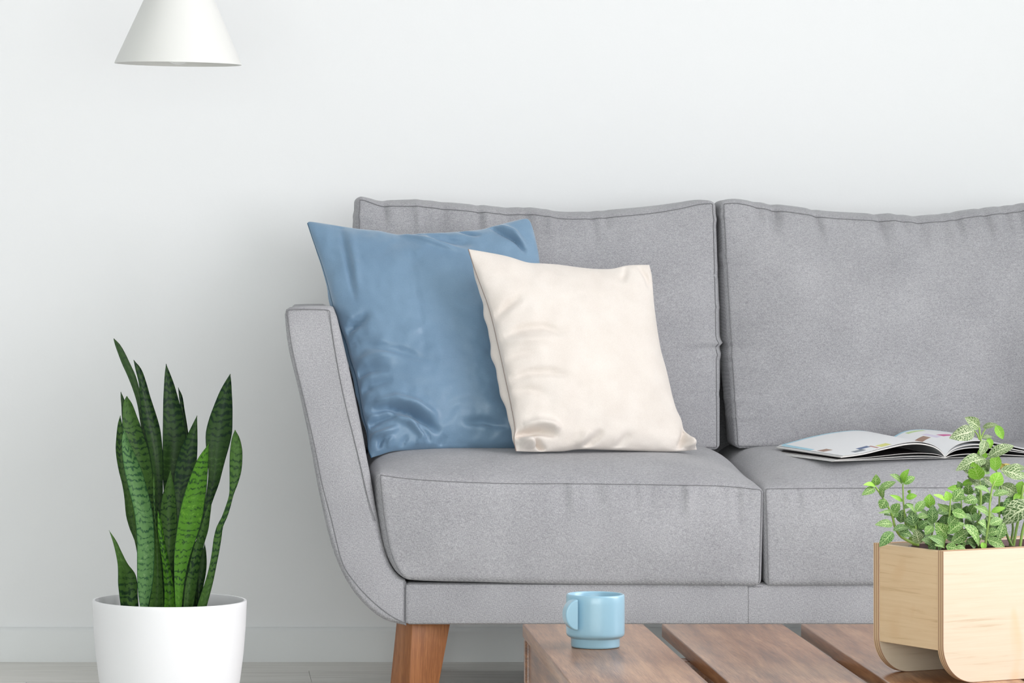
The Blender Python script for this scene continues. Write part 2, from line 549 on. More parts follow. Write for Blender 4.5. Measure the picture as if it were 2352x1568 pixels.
def fold(x, y, pts, wid, amp):
    """a crease along a polyline: raised (amp > 0) or sunk (amp < 0), fading at both ends"""
    best = 1e9; bt = 0; n = len(pts)-1
    for i in range(n):
        ax, ay = pts[i]; bx, by = pts[i+1]
        dx, dy = bx-ax, by-ay
        t = clamp(((x-ax)*dx + (y-ay)*dy)/(dx*dx+dy*dy))
        d = math.hypot(x-ax-dx*t, y-ay-dy*t)
        if d < best: best = d; bt = (i+t)/n
    if best > 3*wid: return 0.0
    return amp*math.exp(-(best/wid)**2)*(0.15+0.85*math.sin(math.pi*clamp(bt, 0.0, 1.0))**0.7)

# seat cushions
zc = lambda py, D=SD: P(0, py, D).z
topz_l = table([(px_, zc(y)) for px_, y in [(868,1074),(885,1084),(960,1097),(1080,1104),(1300,1108),(1500,1109),(1650,1111),(1752,1119)]])
botz_l = table([(px_, zc(y)) for px_, y in [(880,1330),(930,1333),(1200,1340),(1500,1343),(1748,1345)]])
xl_z = table([(zc(y), fp(x, 0)[0]) for y, x in [(1060,871),(1085,873),(1152,880),(1198,886),(1250,895),(1285,906),(1310,919),(1326,932),(1345,946)]])
def seat_map(side):
    h = (0.36, 0.36, 0.10); r = 0.013
    rg = random.Random(3 + side)
    puck = []
    for k in range(16):
        x = rg.uniform(-0.1, 0.95) if side == 0 else rg.uniform(-0.9, 0.9)
        puck.append((x, rg.uniform(0.020, 0.034), rg.uniform(0.0008, 0.0020)*rg.choice((1, -1)), rg.uniform(0.25, 0.6)))
    def f(p):
        q = round_unit(p, h, r)
        u, d, t = q
        # section across the sofa: left seat follows the curve of the arm, right seat is its mirror image
        uu = u if side == 0 else -u
        px_ = lerp(880, 1752, (uu+1)/2)
        z0 = botz_l(px_); z1 = topz_l(px_) if side == 0 else lerp(zc(1117), topz_l(px_), sstep(0.2, -1.0, uu))
        z = lerp(z0, z1, (t+1)/2)
        xl = xl_z(z) - 0.007
        xr = lerp(fp(1748,0)[0], fp(1755,0)[0], (t+1)/2) - (0.000 if side == 0 else -0.0)
        x = lerp(xl, xr, (uu+1)/2)
        D = SD - 0.010 + (d+1)/2*0.71
        g = lambda a, k: 1 - abs(a)**k
        z += 0.047*sstep(-0.2, 1, t)*g(min(clamp(d, -1, 1), 0.6), 5)*lerp(g(u, 4)*0.85+0.15*g(u, 10), g(u, 16), sstep(-0.7, 0.1, d))
        z -= 0.0*t
        D -= 0.014*sstep(0.4, -1, d)*g(u, 4)*g(t, 2)
        x -= 0.012*sstep(-0.3, -1, uu)*g(t, 3)*g(d, 6)
        if d < -0.6:
            for (a, wd, am, ln) in puck:
                e = (u-a)/wd
                if abs(e) < 3: D -= am*2.6*math.exp(-e*e)*sstep(1-2*ln, 0.85, t)*sstep(1.02, 0.9, t)
        m = 0.0018*noise.noise(Vector((x*9, D*9, z*14 + side*7)))
        D -= m; z += m*0.8
        if side == 1:
            x = 2*SXM - x + 0.004
        return Vector((x, D - WALL, z))
    return f
for side in (0, 1):
    V, Fc = cube_surface(200, 40, 40)
    sm = seat_map(side)
    seat = build('seat_cushion', [sm(p) for p in V], Fc, FABRIC, sofa)
    def edge(fn, n=160, out=0.0008):
        pts = []
        for k in range(n+1):
            q = sm(fn(-1 + 2*k/n)); pts.append(q + Vector((0, -out, out*0.6)))
        return pts
    E = 0.985
    build('seam', *tube_data(edge(lambda t: (t*E, -1, 0.98)), 0.0006, 5), THREAD, seat)
    build('seam', *tube_data(edge(lambda t: (-0.985, -1, t*0.97)), 0.0008, 5), THREAD, seat)
    build('seam', *tube_data(edge(lambda t: (0.99, -1, t*0.97)), 0.0008, 5), THREAD, seat)

# back cushions
def back_map(side):
    h = (0.36, 0.085, 0.25); r = 0.012
    Db, Dt = 7.515, 7.66
    if side == 0:
        top = [(819,446),(832,447),(848,452),(872,460),(960,463),(1060,472),(1150,480),(1220,481),(1290,491),(1350,491),(1420,486),(1500,478),(1560,468),(1610,457),(1646,455)]
        x0t, x1t, x0b, x1b = 819, 1644, 818, 1654
        bot = 1033
    else:
        top = [(1660,456),(1690,455),(1720,460),(1760,468),(1850,481),(1900,489),(1960,493),(2060,498),(2110,501),(2170,496),(2240,486),(2300,479),(2352,473),(2420,462),(2480,458)]
        x0t, x1t, x0b, x1b = 1655, 2482, 1689, 2510
        bot = 1030
    tz = table(top)
    rg = random.Random(11+side)
    puck = []
    for k in range(11):
        puck.append((rg.uniform(-0.85, 0.9), rg.uniform(0.020, 0.036), rg.uniform(0.005, 0.010)*rg.choice((1, -1, -1)), rg.uniform(0.06, 0.17), rg.uniform(-0.05, 0.05)))
    if side == 1:
        puck += [(-0.47, 0.020, -0.012, 0.13, 0.05), (-0.12, 0.022, -0.013, 0.16, 0.03), (-0.04, 0.03, 0.009, 0.13, 0.02), (0.31, 0.02, -0.011, 0.12, 0.06), (0.47, 0.02, -0.011, 0.14, 0.05), (0.1, 0.025, -0.007, 0.13, 0.04)]
    sp = [(rg.uniform(-0.8, 0.9), rg.uniform(0.012, 0.03), rg.uniform(0.002, 0.005)*rg.choice((1, -1)), rg.uniform(0.10, 0.22)) for k in range(9)]
    def f(p):
        q = round_unit(p, h, r)
        u, d, t = q
        tt = (t+1)/2
        Dm = lerp(Db, Dt, tt)
        pxl = lerp(lerp(x0b, x1b, (u+1)/2), lerp(x0t, x1t, (u+1)/2), tt)
        pyt = tz(lerp(x0t, x1t, (u+1)/2)) + 6
        py = lerp(bot, pyt, tt)
        g = lambda a, k: 1 - abs(a)**k
        pt = P(pxl, py, Dm)
        x, z = pt.x, pt.z
        Df = Dm + (d+1)/2*0.12
        Df -= 0.055*sstep(0.6, -1, d)*g(u, 3)*g(t, 2.4)
        x += 0.013*(sstep(0.3, 1, u) - sstep(-0.3, -1, u))*g(t, 2)*(1-0.9*abs(d))*1.0
        z += 0.010*sstep(0.5, 1, t)*g(d, 2)*g(u, 6)
        if d < 0.5:
            for (a, wd, am, ln, sl) in puck:
                e = (u - a - sl*(1-t)*1.5)/wd
                if abs(e) < 3:
                    Df -= am*math.exp(-e*e)*sstep(1-2.4*ln, 0.93, t)*sstep(1.03, 0.96, t)
                    if t > 0.9: z += am*0.16*math.exp(-e*e)
            for (a, wd, am, ln) in sp:
                e = (t - a)/wd
                if abs(e) < 3:
                    for sg in (1, -1):
                        k = sstep(1-2.2*ln, 0.95, u*sg)*sstep(1.03, 0.97, u*sg)
                        Df -= am*math.exp(-e*e)*k
                        x += sg*am*0.5*math.exp(-e*e)*sstep(0.93, 1.0, u*sg)
        m = 0.004*noise.noise(Vector((x*6, side*9.0, z*6))) + 0.0015*noise.noise(Vector((x*22, side*5.0, z*22)))
        Df -= m*g(u, 8)*g(t, 8)
        return Vector((x, Df - WALL, z))
    return f
for side in (0, 1):
    V, Fc = cube_surface(220, 24, 110)
    bm_ = back_map(side)
    bc = build('back_cushion', [bm_(p) for p in V], Fc, FABRIC, sofa)
    def edge(fn, n=200, out=0.0010):
        return [bm_(fn(-1+2*k/n)) + Vector((0, -out, 0)) for k in range(n+1)]
    build('seam', *tube_data(edge(lambda t: (t*0.985, -1, 0.985)), 0.0008, 5), THREAD, bc)
    build('seam', *tube_data(edge(lambda t: (-0.985, -1, t*0.98)), 0.0008, 5), THREAD, bc)
    build('seam', *tube_data(edge(lambda t: (0.985, -1, t*0.98)), 0.0008, 5), THREAD, bc)
    build('seam', *tube_data(edge(lambda t: (t*0.985, -1, -0.985)), 0.0008, 5), THREAD, bc)

# legs: tapered four-sided posts turned corner-on, splayed outwards
def leg_mesh(top4, bot4):
    import bmesh
    bm = bmesh.new()
    vs_ = [bm.verts.new(p) for p in top4 + bot4]
    for k in range(4):
        k2 = (k+1) % 4
        bm.faces.new((vs_[k], vs_[k2], vs_[4+k2], vs_[4+k]))
    bm.faces.new(list(reversed(vs_[:4]))); bm.faces.new(vs_[4:])
    bmesh.ops.recalc_face_normals(bm, faces=bm.faces[:])
    bmesh.ops.bevel(bm, geom=bm.edges[:], offset=0.0022, segments=2, profile=0.5, affect='EDGES')
    bm.verts.index_update()
    v = [tuple(q.co) for q in bm.verts]; f = [[q.index for q in fa.verts] for fa in bm.faces]
    bm.free()
    return v, f
def leg_pts(z, a, b, c, D0):
    """near corner a, right corner b, left corner c given as frame x at the front leg"""
    A = Vector(((a-CX)*D0/F, D0-WALL, z)); B = Vector(((b-CX)*(D0+0.030)/F, D0+0.030-WALL, z)); C = Vector(((c-CX)*(D0+0.042)/F, D0+0.042-WALL, z))
    return [A, B, B + C - A, C]
D0 = 7.075
t4 = leg_pts(0.186, 948, 1039, 912, D0); b4 = leg_pts(0.0, 937, 995, 888, D0)
lv, lf = leg_mesh(t4, b4)
build('leg', lv, lf, LEGM, sofa, auto=math.radians(50))
for mir, back in ((1, 0), (0, 1), (1, 1)):
    vv = [Vector(p) for p in lv]
    if back: vv = [Vector((p.x + 0.055, 2*(7.47-WALL) - p.y, p.z)) for p in vv]
    if mir: vv = [Vector((2*SXM - p.x, p.y, p.z)) for p in vv]
    ff = lf if (mir + back) % 2 == 0 else [list(reversed(q)) for q in lf]
    build('leg', vv, ff, LEGM, sofa, auto=math.radians(50))

# ------------------------------------------------------------------ throw pillows
def pillow(name, label, top, right, bottom, left, Dfun, Tf, Tb, folds, mat, seam_mat, N=120, ex=0.5, wob=0.002, seed=0, side=0.0, fa=1.0):
    """top/bottom run left to right, left/right run top to bottom (frame positions of the sewn edge)"""
    dense = 241
    T_, R_, B_, L_ = (poly_at([(x, y, 0) for x, y in e], dense) for e in (top, right, bottom, left))
    g = [math.sin(math.pi/2*(-1+2*k/N)) for k in range(N+1)]
    def at(arr, s):
        s = clamp(s)*(dense-1); i = min(int(s), dense-2); return arr[i].lerp(arr[i+1], s-i)
    TL, TR, BL, BR = T_[0], T_[-1], B_[0], B_[-1]
    def pos(u, v):
        s, t = (u+1)/2, (v+1)/2
        q = (at(T_, s)*(1-t) + at(B_, s)*t + at(L_, t)*(1-s) + at(R_, t)*s
             - (TL*(1-s)*(1-t) + TR*s*(1-t) + BL*(1-s)*t + BR*s*t))
        return q
    nrm0 = None
    front = []; back = []
    Dg = {}
    for j in range(N+1):
        for i in range(N+1):
            u, v = g[i], g[j]
            q = pos(u, v)
            D = Dfun((u+1)/2, (v+1)/2)
            base = P(q.x, q.y, D)
            prof = max(0.0, (1-u*u)*(1-v*v))**ex
            edge_w = clamp((1-max(abs(u), abs(v)))/0.03)
            d = Tf*prof
            for pts, wd, am in folds:
                d += fa*fold(q.x, q.y, pts, wd*0.78, am)*edge_w
            d += wob*noise.noise(Vector((q.x*0.02, q.y*0.02, seed)))*edge_w + wob*0.5*noise.noise(Vector((q.x*0.05, q.y*0.05, seed+3)))*edge_w
            du = 1e-3
            yaw = Dfun(1, 0.5) - Dfun(0, 0.5); pit = Dfun(0.5, 0) - Dfun(0.5, 1)
            nv = Vector((yaw/0.40, -1, pit/0.42)).normalized()
            front.append(base + nv*max(d, -Tb*prof*0.8))
            sb = side*(1-math.exp(-(u+1)/0.03))*sstep(-0.3, -0.8, u)*max(0, 1-v*v)**0.7*(1 + 0.35*v + 0.10*math.sin(v*17+1)+0.05*math.sin(v*31))
            back.append(base - nv*(Tb*prof) - Vector((sb, 0, 0)))
    V = front[:]; Fc = []
    W = N+1
    for j in range(N):
        for i in range(N):
            Fc.append((j*W+i, (j+1)*W+i, (j+1)*W+i+1, j*W+i+1))
    bi = {}
    for j in range(W):
        for i in range(W):
            k = j*W+i
            if i in (0, N) or j in (0, N): bi[k] = k
            else:
                bi[k] = len(V); V.append(back[k])
    for j in range(N):
        for i in range(N):
            Fc.append((bi[j*W+i], bi[j*W+i+1], bi[(j+1)*W+i+1], bi[(j+1)*W+i]))
    lo = min(V, key=lambda p: p.z)
    c = sum(V, Vector((0,0,0)))/len(V)
    root = thing(name, label, 'pillow', (c.x, c.y, lo.z))
    cov = build('cover', V, Fc, mat, root)
    per = [front[j*W] + Vector((0.0004, -0.0006, 0)) for j in range(N, -1, -1)]
    build('seam', *tube_data(per, 0.0011, 5), seam_mat, root)
    return root

z3 = lambda l: [(680+x/2.488, 430+y/2.488) for x, y in l]
z4 = lambda l: [(1050+x/2.851, 550+y/2.851) for x, y in l]
pillow('throw_pillow', 'large satin blue throw pillow leaning against the left sofa arm', 
    top=z3([(65,205),(85,197),(200,215),(350,240),(470,252),(580,275),(700,268),(800,265),(920,258),(1050,245),(1120,226),(1200,205),(1290,182),(1322,180)]),
    right=z3([(1322,180),(1340,200),(1360,260),(1380,350),(1393,435),(1430,760),(1480,1150),(1510,1480)]),
    bottom=z3([(430,1545),(480,1530),(560,1508),(700,1500),(900,1496),(1250,1500),(1400,1500),(1510,1480)]),
    left=z3([(65,205),(100,310),(150,450),(185,570),(215,690),(250,790),(290,900),(310,980),(345,1090),(365,1200),(385,1310),(410,1400),(412,1490),(430,1545)]),
    Dfun=lambda s, t: lerp(lerp(7.47, 7.47, s), lerp(7.27, 7.32, s), t),
    Tf=0.062, Tb=0.050, seed=1.0, wob=0.004, fa=2.1, side=0.016, mat=BLUE, seam_mat=BLUE_SEAM,
    folds=[
        (z3([(430,1300),(520,1285),(640,1315),(740,1375),(800,1420)]), 9, -0.013),
        (z3([(440,1255),(560,1245),(680,1285),(790,1350)]), 12, 0.008),
        (z3([(560,1345),(640,1370),(720,1430),(780,1500)]), 9, 0.008),
        (z3([(680,1385),(730,1430),(770,1490)]), 7, -0.010),
        (z3([(410,1370),(480,1345),(560,1330)]), 8, -0.008),
        (z3([(420,1440),(500,1420),(580,1395)]), 9, 0.006),
        (z3([(290,860),(330,810),(400,770)]), 9, -0.007),
        (z3([(310,960),(400,940),(500,965),(620,1000),(760,1060)]), 10, -0.005),
        (z3([(330,1020),(430,1000),(560,1020)]), 11, 0.005),
        (z3([(345,1090),(420,1060),(520,1080)]), 9, -0.006),
        (z3([(360,1190),(440,1150),(540,1140)]), 9, -0.005),
        (z3([(250,235),(275,380),(300,520),(325,680)]), 8, -0.004),
        (z3([(300,260),(320,420),(345,620)]), 12, 0.003),
        (z3([(640,330),(660,520),(690,760),(720,1010)]), 5, -0.0016),
        (z3([(590,275),(700,320),(820,365),(960,415)]), 10, 0.007),
        (z3([(640,270),(760,305),(900,340),(1000,360)]), 14, -0.006),
        (z3([(1110,235),(1180,290),(1250,330),(1300,390)]), 6, -0.008),
        (z3([(1140,225),(1230,270),(1300,350)]), 8, 0.006),
        (z3([(920,262),(980,285),(1040,300)]), 5, -0.005),
        (z3([(700,272),(740,300),(780,340)]), 6, 0.003),
        (z3([(560,900),(640,880),(740,840)]), 9, 0.002),
        (z3([(940,1380),(1060,1370),(1200,1395)]), 10, -0.006),
    ] + [(z3([(x + 4, y), (x + 40, y - 14), (x + 60 + 45*(k % 3), y - 18 + 9*(k % 2))]), 5.5, (-0.0026 if k % 2 else 0.0020))
         for k, (x, y) in enumerate([(262,790),(276,830),(288,872),(300,915),(312,955),(324,1000),(338,1045),(350,1085),(358,1130),(368,1180),(376,1230),(386,1285),(398,1335),(410,1385),(414,1440)])]
      + [(z3([(x, 1500), (x + 8, 1470), (x + 30, 1440)]), 6, am) for x, am in [(470,-0.004),(520,0.003),(600,-0.003),(690,0.003),(820,-0.004)]])
pillow('throw_pillow', 'smaller cream throw pillow standing in front of the blue one', 
    top=z4([(72,62),(300,105),(450,150),(550,158),(650,165),(850,190),(1000,193),(1100,172),(1180,166),(1258,166)]),
    right=z4([(1258,166),(1275,250),(1290,450),(1325,700),(1370,870),(1420,1080),(1465,1180),(1485,1250),(1545,1305),(1570,1375)]),
    bottom=z4([(385,1385),(510,1390),(620,1388),(700,1385),(820,1372),(1100,1380),(1400,1388),(1570,1375)]),
    left=z4([(72,62),(110,180),(150,290),(195,410),(230,530),(265,680),(290,790),(320,930),(350,1070),(378,1230),(372,1310),(385,1385)]),
    Dfun=lambda s, t: lerp(lerp(7.28, 7.37, s), lerp(7.165, 7.255, s), t),
    Tf=0.060, Tb=0.055, seed=4.0, wob=0.003, fa=2.7, side=0.0205, mat=CREAM, seam_mat=CREAM_SEAM,
    folds=[
        (z4([(375,1290),(450,1275),(530,1265),(620,1290)]), 10, -0.012),
        (z4([(420,1230),(500,1215),(590,1235),(640,1270)]), 12, 0.006),
        (z4([(490,1310),(520,1350),(570,1395)]), 7, -0.009),
        (z4([(400,1330),(450,1330),(500,1360)]), 14, 0.010),
        (z4([(810,1375),(870,1330),(920,1270)]), 9, -0.005),
        (z4([(760,1360),(800,1320),(830,1270)]), 12, 0.004),
        (z4([(1000,1390),(1060,1340),(1100,1290)]), 11, -0.003),
        (z4([(290,650),(400,610),(520,610),(640,660)]), 10, -0.0045),
        (z4([(290,690),(420,690),(560,700)]), 12, 0.003),
        (z4([(330,930),(440,895),(560,900),(660,930)]), 10, -0.0045),
        (z4([(350,1000),(450,1010),(560,1040)]), 10, -0.003),
        (z4([(240,520),(310,450),(380,400)]), 10, -0.004),
        (z4([(300,800),(380,770),(470,775)]), 9, -0.003),
        (z4([(1480,1250),(1470,1310),(1440,1370)]), 9, -0.008),
        (z4([(1510,1300),(1530,1340),(1500,1380)]), 12, 0.008),
        (z4([(1090,180),(1080,240),(1050,300)]), 9, -0.003),
        (z4([(1180,175),(1230,260),(1240,320)]), 8, -0.003),
        (z4([(560,165),(600,200),(650,260)]), 9, -0.002),
    ])

# ------------------------------------------------------------------ open magazine on the right seat
mag = thing('magazine', 'open magazine with white printed pages lying on the right sofa seat', 'magazine', (1.34, 7.28 - WALL, 0.462))
Sn, Sf = Vector((1.368, 7.155, 0.466)), Vector((1.312, 7.43, 0.466))
Ln, Lf = Vector((1.160, 7.105, 0.4635)), Vector((1.085, 7.40, 0.461))
Rn, Rf = Vector((1.575, 7.165, 0.466)), Vector((1.525, 7.44, 0.466))
hN = table([(0, 0.001), (0.01, 0.013), (0.025, 0.022), (0.05, 0.0275), (0.08, 0.0265), (0.12, 0.0185), (0.16, 0.010), (0.21, 0.0045)])
hF = table([(0, 0.012), (0.01, 0.020), (0.03, 0.030), (0.06, 0.034), (0.10, 0.031), (0.14, 0.024), (0.18, 0.014), (0.21, 0.006)])
def sheet(name, side, k, lift, thick, mat_top, prints=(), short=0.0):
    """one bundle of pages bowing up from the spine; k scales the bow"""
    A, B = (Ln, Lf) if side < 0 else (Rn, Rf)
    nu, nv = 56, 30
    V = []; UV = []
    for layer in (0, 1):
        for j in range(nv+1):
            v = j/nv
            for i in range(nu+1):
                u = (i/nu)**1.3
                s = u*(0.21 - short)
                p = lerp(Sn, Sf, v).lerp(lerp(A, B, v), u*(1-short/0.21))
                hgt = lerp(hN(s), hF(s), v)*k + lift - (thick if layer else 0)
                V.append(Vector((p.x, p.y - WALL, p.z + hgt)))
    W = nu+1; n1 = W*(nv+1)
    Fc = []; mi = []
    mats = [mat_top, PAPER_IN]
    names = {}
    for j in range(nv):
        for i in range(nu):
            a = (j*W+i, j*W+i+1, (j+1)*W+i+1, (j+1)*W+i)
            if side < 0: a = tuple(reversed(a))
            m = 0
            uc, vc = ((i+0.5)/nu)**1.3, (j+0.5)/nv
            for (u0, u1, v0, v1, c) in prints:
                if u0 <= uc <= u1 and v0 <= vc <= v1:
                    if c not in names: names[c] = len(mats); mats.append(INK[c])
                    m = names[c]
            Fc.append(a); mi.append(m)
            Fc.append(tuple(n1+q for q in reversed(a))); mi.append(0)
    ring = [(0*W+i) for i in range(nu)] + [j*W+nu for j in range(nv)] + [nv*W+i for i in range(nu, 0, -1)] + [j*W for j in range(nv, 0, -1)]
    for a, b in zip(ring, ring[1:]+ring[:1]):
        q = (a, n1+a, n1+b, b)
        Fc.append(q if side > 0 else tuple(reversed(q))); mi.append(1)
    return build(name, V, Fc, mats, mag, auto=math.radians(50), midx=mi)
printsL = [(0.88, 0.97, 0.34, 0.42, 'brown'), (0.74, 0.84, 0.06, 0.12, 'grey'), (0.655, 0.755, 0.12, 0.20, 'blue'), (0.50, 0.61, 0.05, 0.12, 'yellow'),
           (0.08, 0.20, 0.72, 0.78, 'blue'), (0.625, 0.64, 0.04, 0.17, 'red'), (0.02, 0.98, 0.955, 1.0, 'cyan'), (0.965, 1.0, 0.5, 0.95, 'cyan')]
printsR = [(0.04, 0.135, 0.50, 0.64, 'brown'), (0.215, 0.325, 0.44, 0.58, 'magenta'), (0.15, 0.20, 0.42, 0.70, 'lilac'), (0.12, 0.28, 0.86, 0.93, 'green'),
           (0.36, 0.42, 0.38, 0.46, 'brown'), (0.02, 0.98, 0.965, 1.0, 'cyan')]
sheet('page', -1, 1.0, 0.0030, 0.0006, PAPER, printsL, short=0.014)
sheet('page', -1, 0.93, 0.0022, 0.0022, PAPER, short=0.010)
DARKP = M('dark_hollow_paper', (0.016, 0.012, 0.012, 1), 0.5, 0.3).m  # near-black colour put in for the shade in the hollow between pages
sheet('page', -1, 0.34, 0.0008, 0.0008, DARKP, short=0.004)
sheet('page', -1, 0.16, 0.0002, 0.0010, PAPER, short=-0.002)
sheet('cover', -1, 0.04, -0.0006, 0.0006, PAPER, short=-0.008)
sheet('page', 1, 1.0, 0.0030, 0.0006, PAPER, printsR)
sheet('page', 1, 0.80, 0.0022, 0.0016, PAPER)
sheet('page', 1, 0.62, 0.0015, 0.0010, PAPER)
sheet('page', 1, 0.25, 0.0006, 0.0012, DARKP)
sheet('cover', 1, 0.04, -0.0006, 0.0006, PAPER, short=-0.004)

# ------------------------------------------------------------------ coffee table
TZ = H - 0.576
TD1, TD0 = 5.59, 4.62
tab = thing('coffee_table', 'low slatted coffee table of stained brown wood in front of the sofa', 'table', (0.95, (TD1+TD0)/2 - WALL, 0))
px0 = 0.466
pw, gp = 0.1725, 0.0270
for k in range(5):
    xa = px0 + k*(pw + gp - 0.001)
    hx, hy = pw/2, (TD1-TD0)/2
    o = build('plank', *box_data(-hx, hx, -hy, hy, -0.019, 0, 0.0016), TABLEM, tab, local=True, auto=math.radians(60))
    o.location = (xa + hx - tab.location.x, 0, TZ)
xe = px0 + 5*pw + 4*(gp-0.001)
zu = TZ - 0.0195
# cross rails carrying the planks, side aprons set back between the corner legs
for ya in (TD1-0.30, TD0+0.26):
    build('cross_rail', *box_data(px0+0.023, xe-0.023, ya-WALL, ya+0.04-WALL, zu-0.06, zu, 0.0015), TABLEM, tab, auto=math.radians(60))
for (xa, xb) in ((px0+0.0065, px0+0.0225), (xe-0.0225, xe-0.0065)):
    build('apron', *box_data(xa, xb, TD0+0.031-WALL, TD1-0.0325-WALL, zu-0.16, zu-0.0020, 0.0015), TABLEM, tab, auto=math.radians(60))
for xa in (px0+0.0015, xe-0.0615):
    for ya in (TD0+0.002, TD1-0.030):
        build('leg', *box_data(xa, xa+0.06, ya-WALL, ya+0.028-WALL, 0, zu-0.0005, 0.0025), TABLEM, tab, auto=math.radians(60))

# ------------------------------------------------------------------ mug
MD = 5.29
mc = P(1367.5, 1485, MD); mc.z = TZ
mug = thing('mug', 'pale blue ceramic mug with a stepped foot on the coffee table', 'mug', mc)
R = 0.0394
prof = [(0.0, 0.0012), (0.029, 0.0012), (0.0305, 0.0), (0.0322, 0.0006), (0.0328, 0.0025), (0.0329, 0.0115), (0.0335, 0.0128), (0.0352, 0.0135), (0.0375, 0.0150), (0.0390, 0.0172), (R-0.0001, 0.020),
        (R, 0.030), (R, 0.060), (R-0.0002, 0.0690), (R-0.0008, 0.0708), (R-0.0018, 0.0716), (R-0.0030, 0.0712), (R-0.0038, 0.0695), (R-0.0040, 0.060), (R-0.0042, 0.024), (R-0.008, 0.0175), (0.02, 0.016), (0.0, 0.016)]
bodyv, bodyf = lathe_data(prof, 96, mc)
build('body', bodyv, bodyf, MUGM, mug, auto=math.radians(60))
# half-moon handle plate standing proud of the left of the body
def half_moon():
    import bmesh
    hx, hz, th = 0.0165, 0.0205, 0.018
    out = [(math.cos(math.pi/2 + math.pi*k/28)*hx, math.sin(math.pi/2 + math.pi*k/28)*hz) for k in range(29)]
    bm = bmesh.new()
    a = [bm.verts.new((x, 0, z)) for x, z in out]
    b = [bm.verts.new((x, th, z)) for x, z in out]
    bm.faces.new(a); bm.faces.new(list(reversed(b)))
    n = len(out)
    for k in range(n):
        bm.faces.new((a[(k+1) % n], a[k], b[k], b[(k+1) % n]))
    bmesh.ops.recalc_face_normals(bm, faces=bm.faces[:])
    ed = [e for e in bm.edges if e.verts[0] in a and e.verts[1] in a and set(e.verts) != {a[0], a[-1]}]
    bmesh.ops.bevel(bm, geom=ed, offset=0.0022, segments=6, profile=0.5, affect='EDGES')
    bm.verts.index_update()
    V = [tuple(q.co) for q in bm.verts]; Fc = [[q.index for q in fa.verts] for fa in bm.faces]
    bm.free()
    return V, Fc
hv, hf = half_moon()
rotm = Matrix.Rotation(math.radians(10), 3, 'Z')
hv = [mc + Vector((-0.0275, -0.0395, 0.0465)) + rotm @ Vector(p) for p in hv]
build('handle', hv, hf, MUGM, mug, smooth=False)

# ------------------------------------------------------------------ plywood planter (its own frame: x along the front, y towards the back)
PD = 4.86
PA = P(2166, 1568, PD)
ang = math.atan2(0.456, 0.89)
plan = thing('planter', 'birch plywood planter box with rounded lower corners on the coffee table', 'planter', (PA.x, PA.y, TZ), ang)
PLn, PDp, PH, PT = 0.30, 0.142, 0.1655, 0.0115
def plate(y0, y1, rad=0.048):
    out = [(0, PH)] + [(0, lerp(PH, rad, k/4)) for k in range(1, 4)]
    for k in range(15):
        a = math.pi + math.pi/2*k/14
        out.append((rad + rad*math.cos(a), rad + rad*math.sin(a)))
    for k in range(15):
        a = 1.5*math.pi + math.pi/2*k/14
        out.append((PLn - rad + rad*math.cos(a), rad + rad*math.sin(a)))
    out += [(PLn, PH)]
    n = len(out); c = 0.0007
    V = []; Fc = []; mi = []
    for y, ins in ((y0, c), (y0+c, 0), (y1-c, 0), (y1, c)):
        lp = offset_loop(out, ins)
        V += [(x, y, z) for x, z in lp]
    for i in range(3):
        for k in range(n):
            k2 = (k+1) % n
            Fc.append((i*n+k, (i+1)*n+k, (i+1)*n+k2, i*n+k2)); mi.append(1)
    Fc.append(tuple(range(n))); mi.append(0)
    Fc.append(tuple(reversed(range(3*n, 4*n)))); mi.append(0)
    Fc = [tuple(reversed(q)) for q in Fc]
    # plies read from the plate's own front face
    return V, Fc, mi
for nm, y0 in (('front_panel', 0.0), ('back_panel', PDp-PT)):
    v, f, mi = plate(0.0, PT)
    o = build(nm, v, f, [PLY, PLY_EDGE], plan, local=True, midx=mi, smooth=False)
    import bmesh as _b
    bm = _b.new(); bm.from_mesh(o.data); _b.ops.recalc_face_normals(bm, faces=bm.faces[:]); bm.to_mesh(o.data); bm.free()
    o.location = (0, y0, 0)
for xa in (0.0015, PLn-0.0110):
    build('end_panel', *box_data(xa, xa+0.0095, PT, PDp-PT, 0.041, PH-0.001, 0.0006), PLY_END, plan, local=True, smooth=False)
build('bottom_panel', *box_data(0.011, PLn-0.011, PT, PDp-PT, 0.041, 0.050), PLY_END, plan, local=True, smooth=False)

def pv(px, py, vd):
    """point on the pixel ray lying vd behind the planter's front face"""
    c, s = math.cos(ang), math.sin(ang)
    k = (px - CX)/F
    D = (vd + (PA.y+WALL)*c - PA.x*s)/(c - s*k)
    return P(px, py, D)
def ploc(x, y, z):
    c, s = math.cos(ang), math.sin(ang)
    return Vector((PA.x + c*x - s*y, PA.y + s*x + c*y, TZ + z))

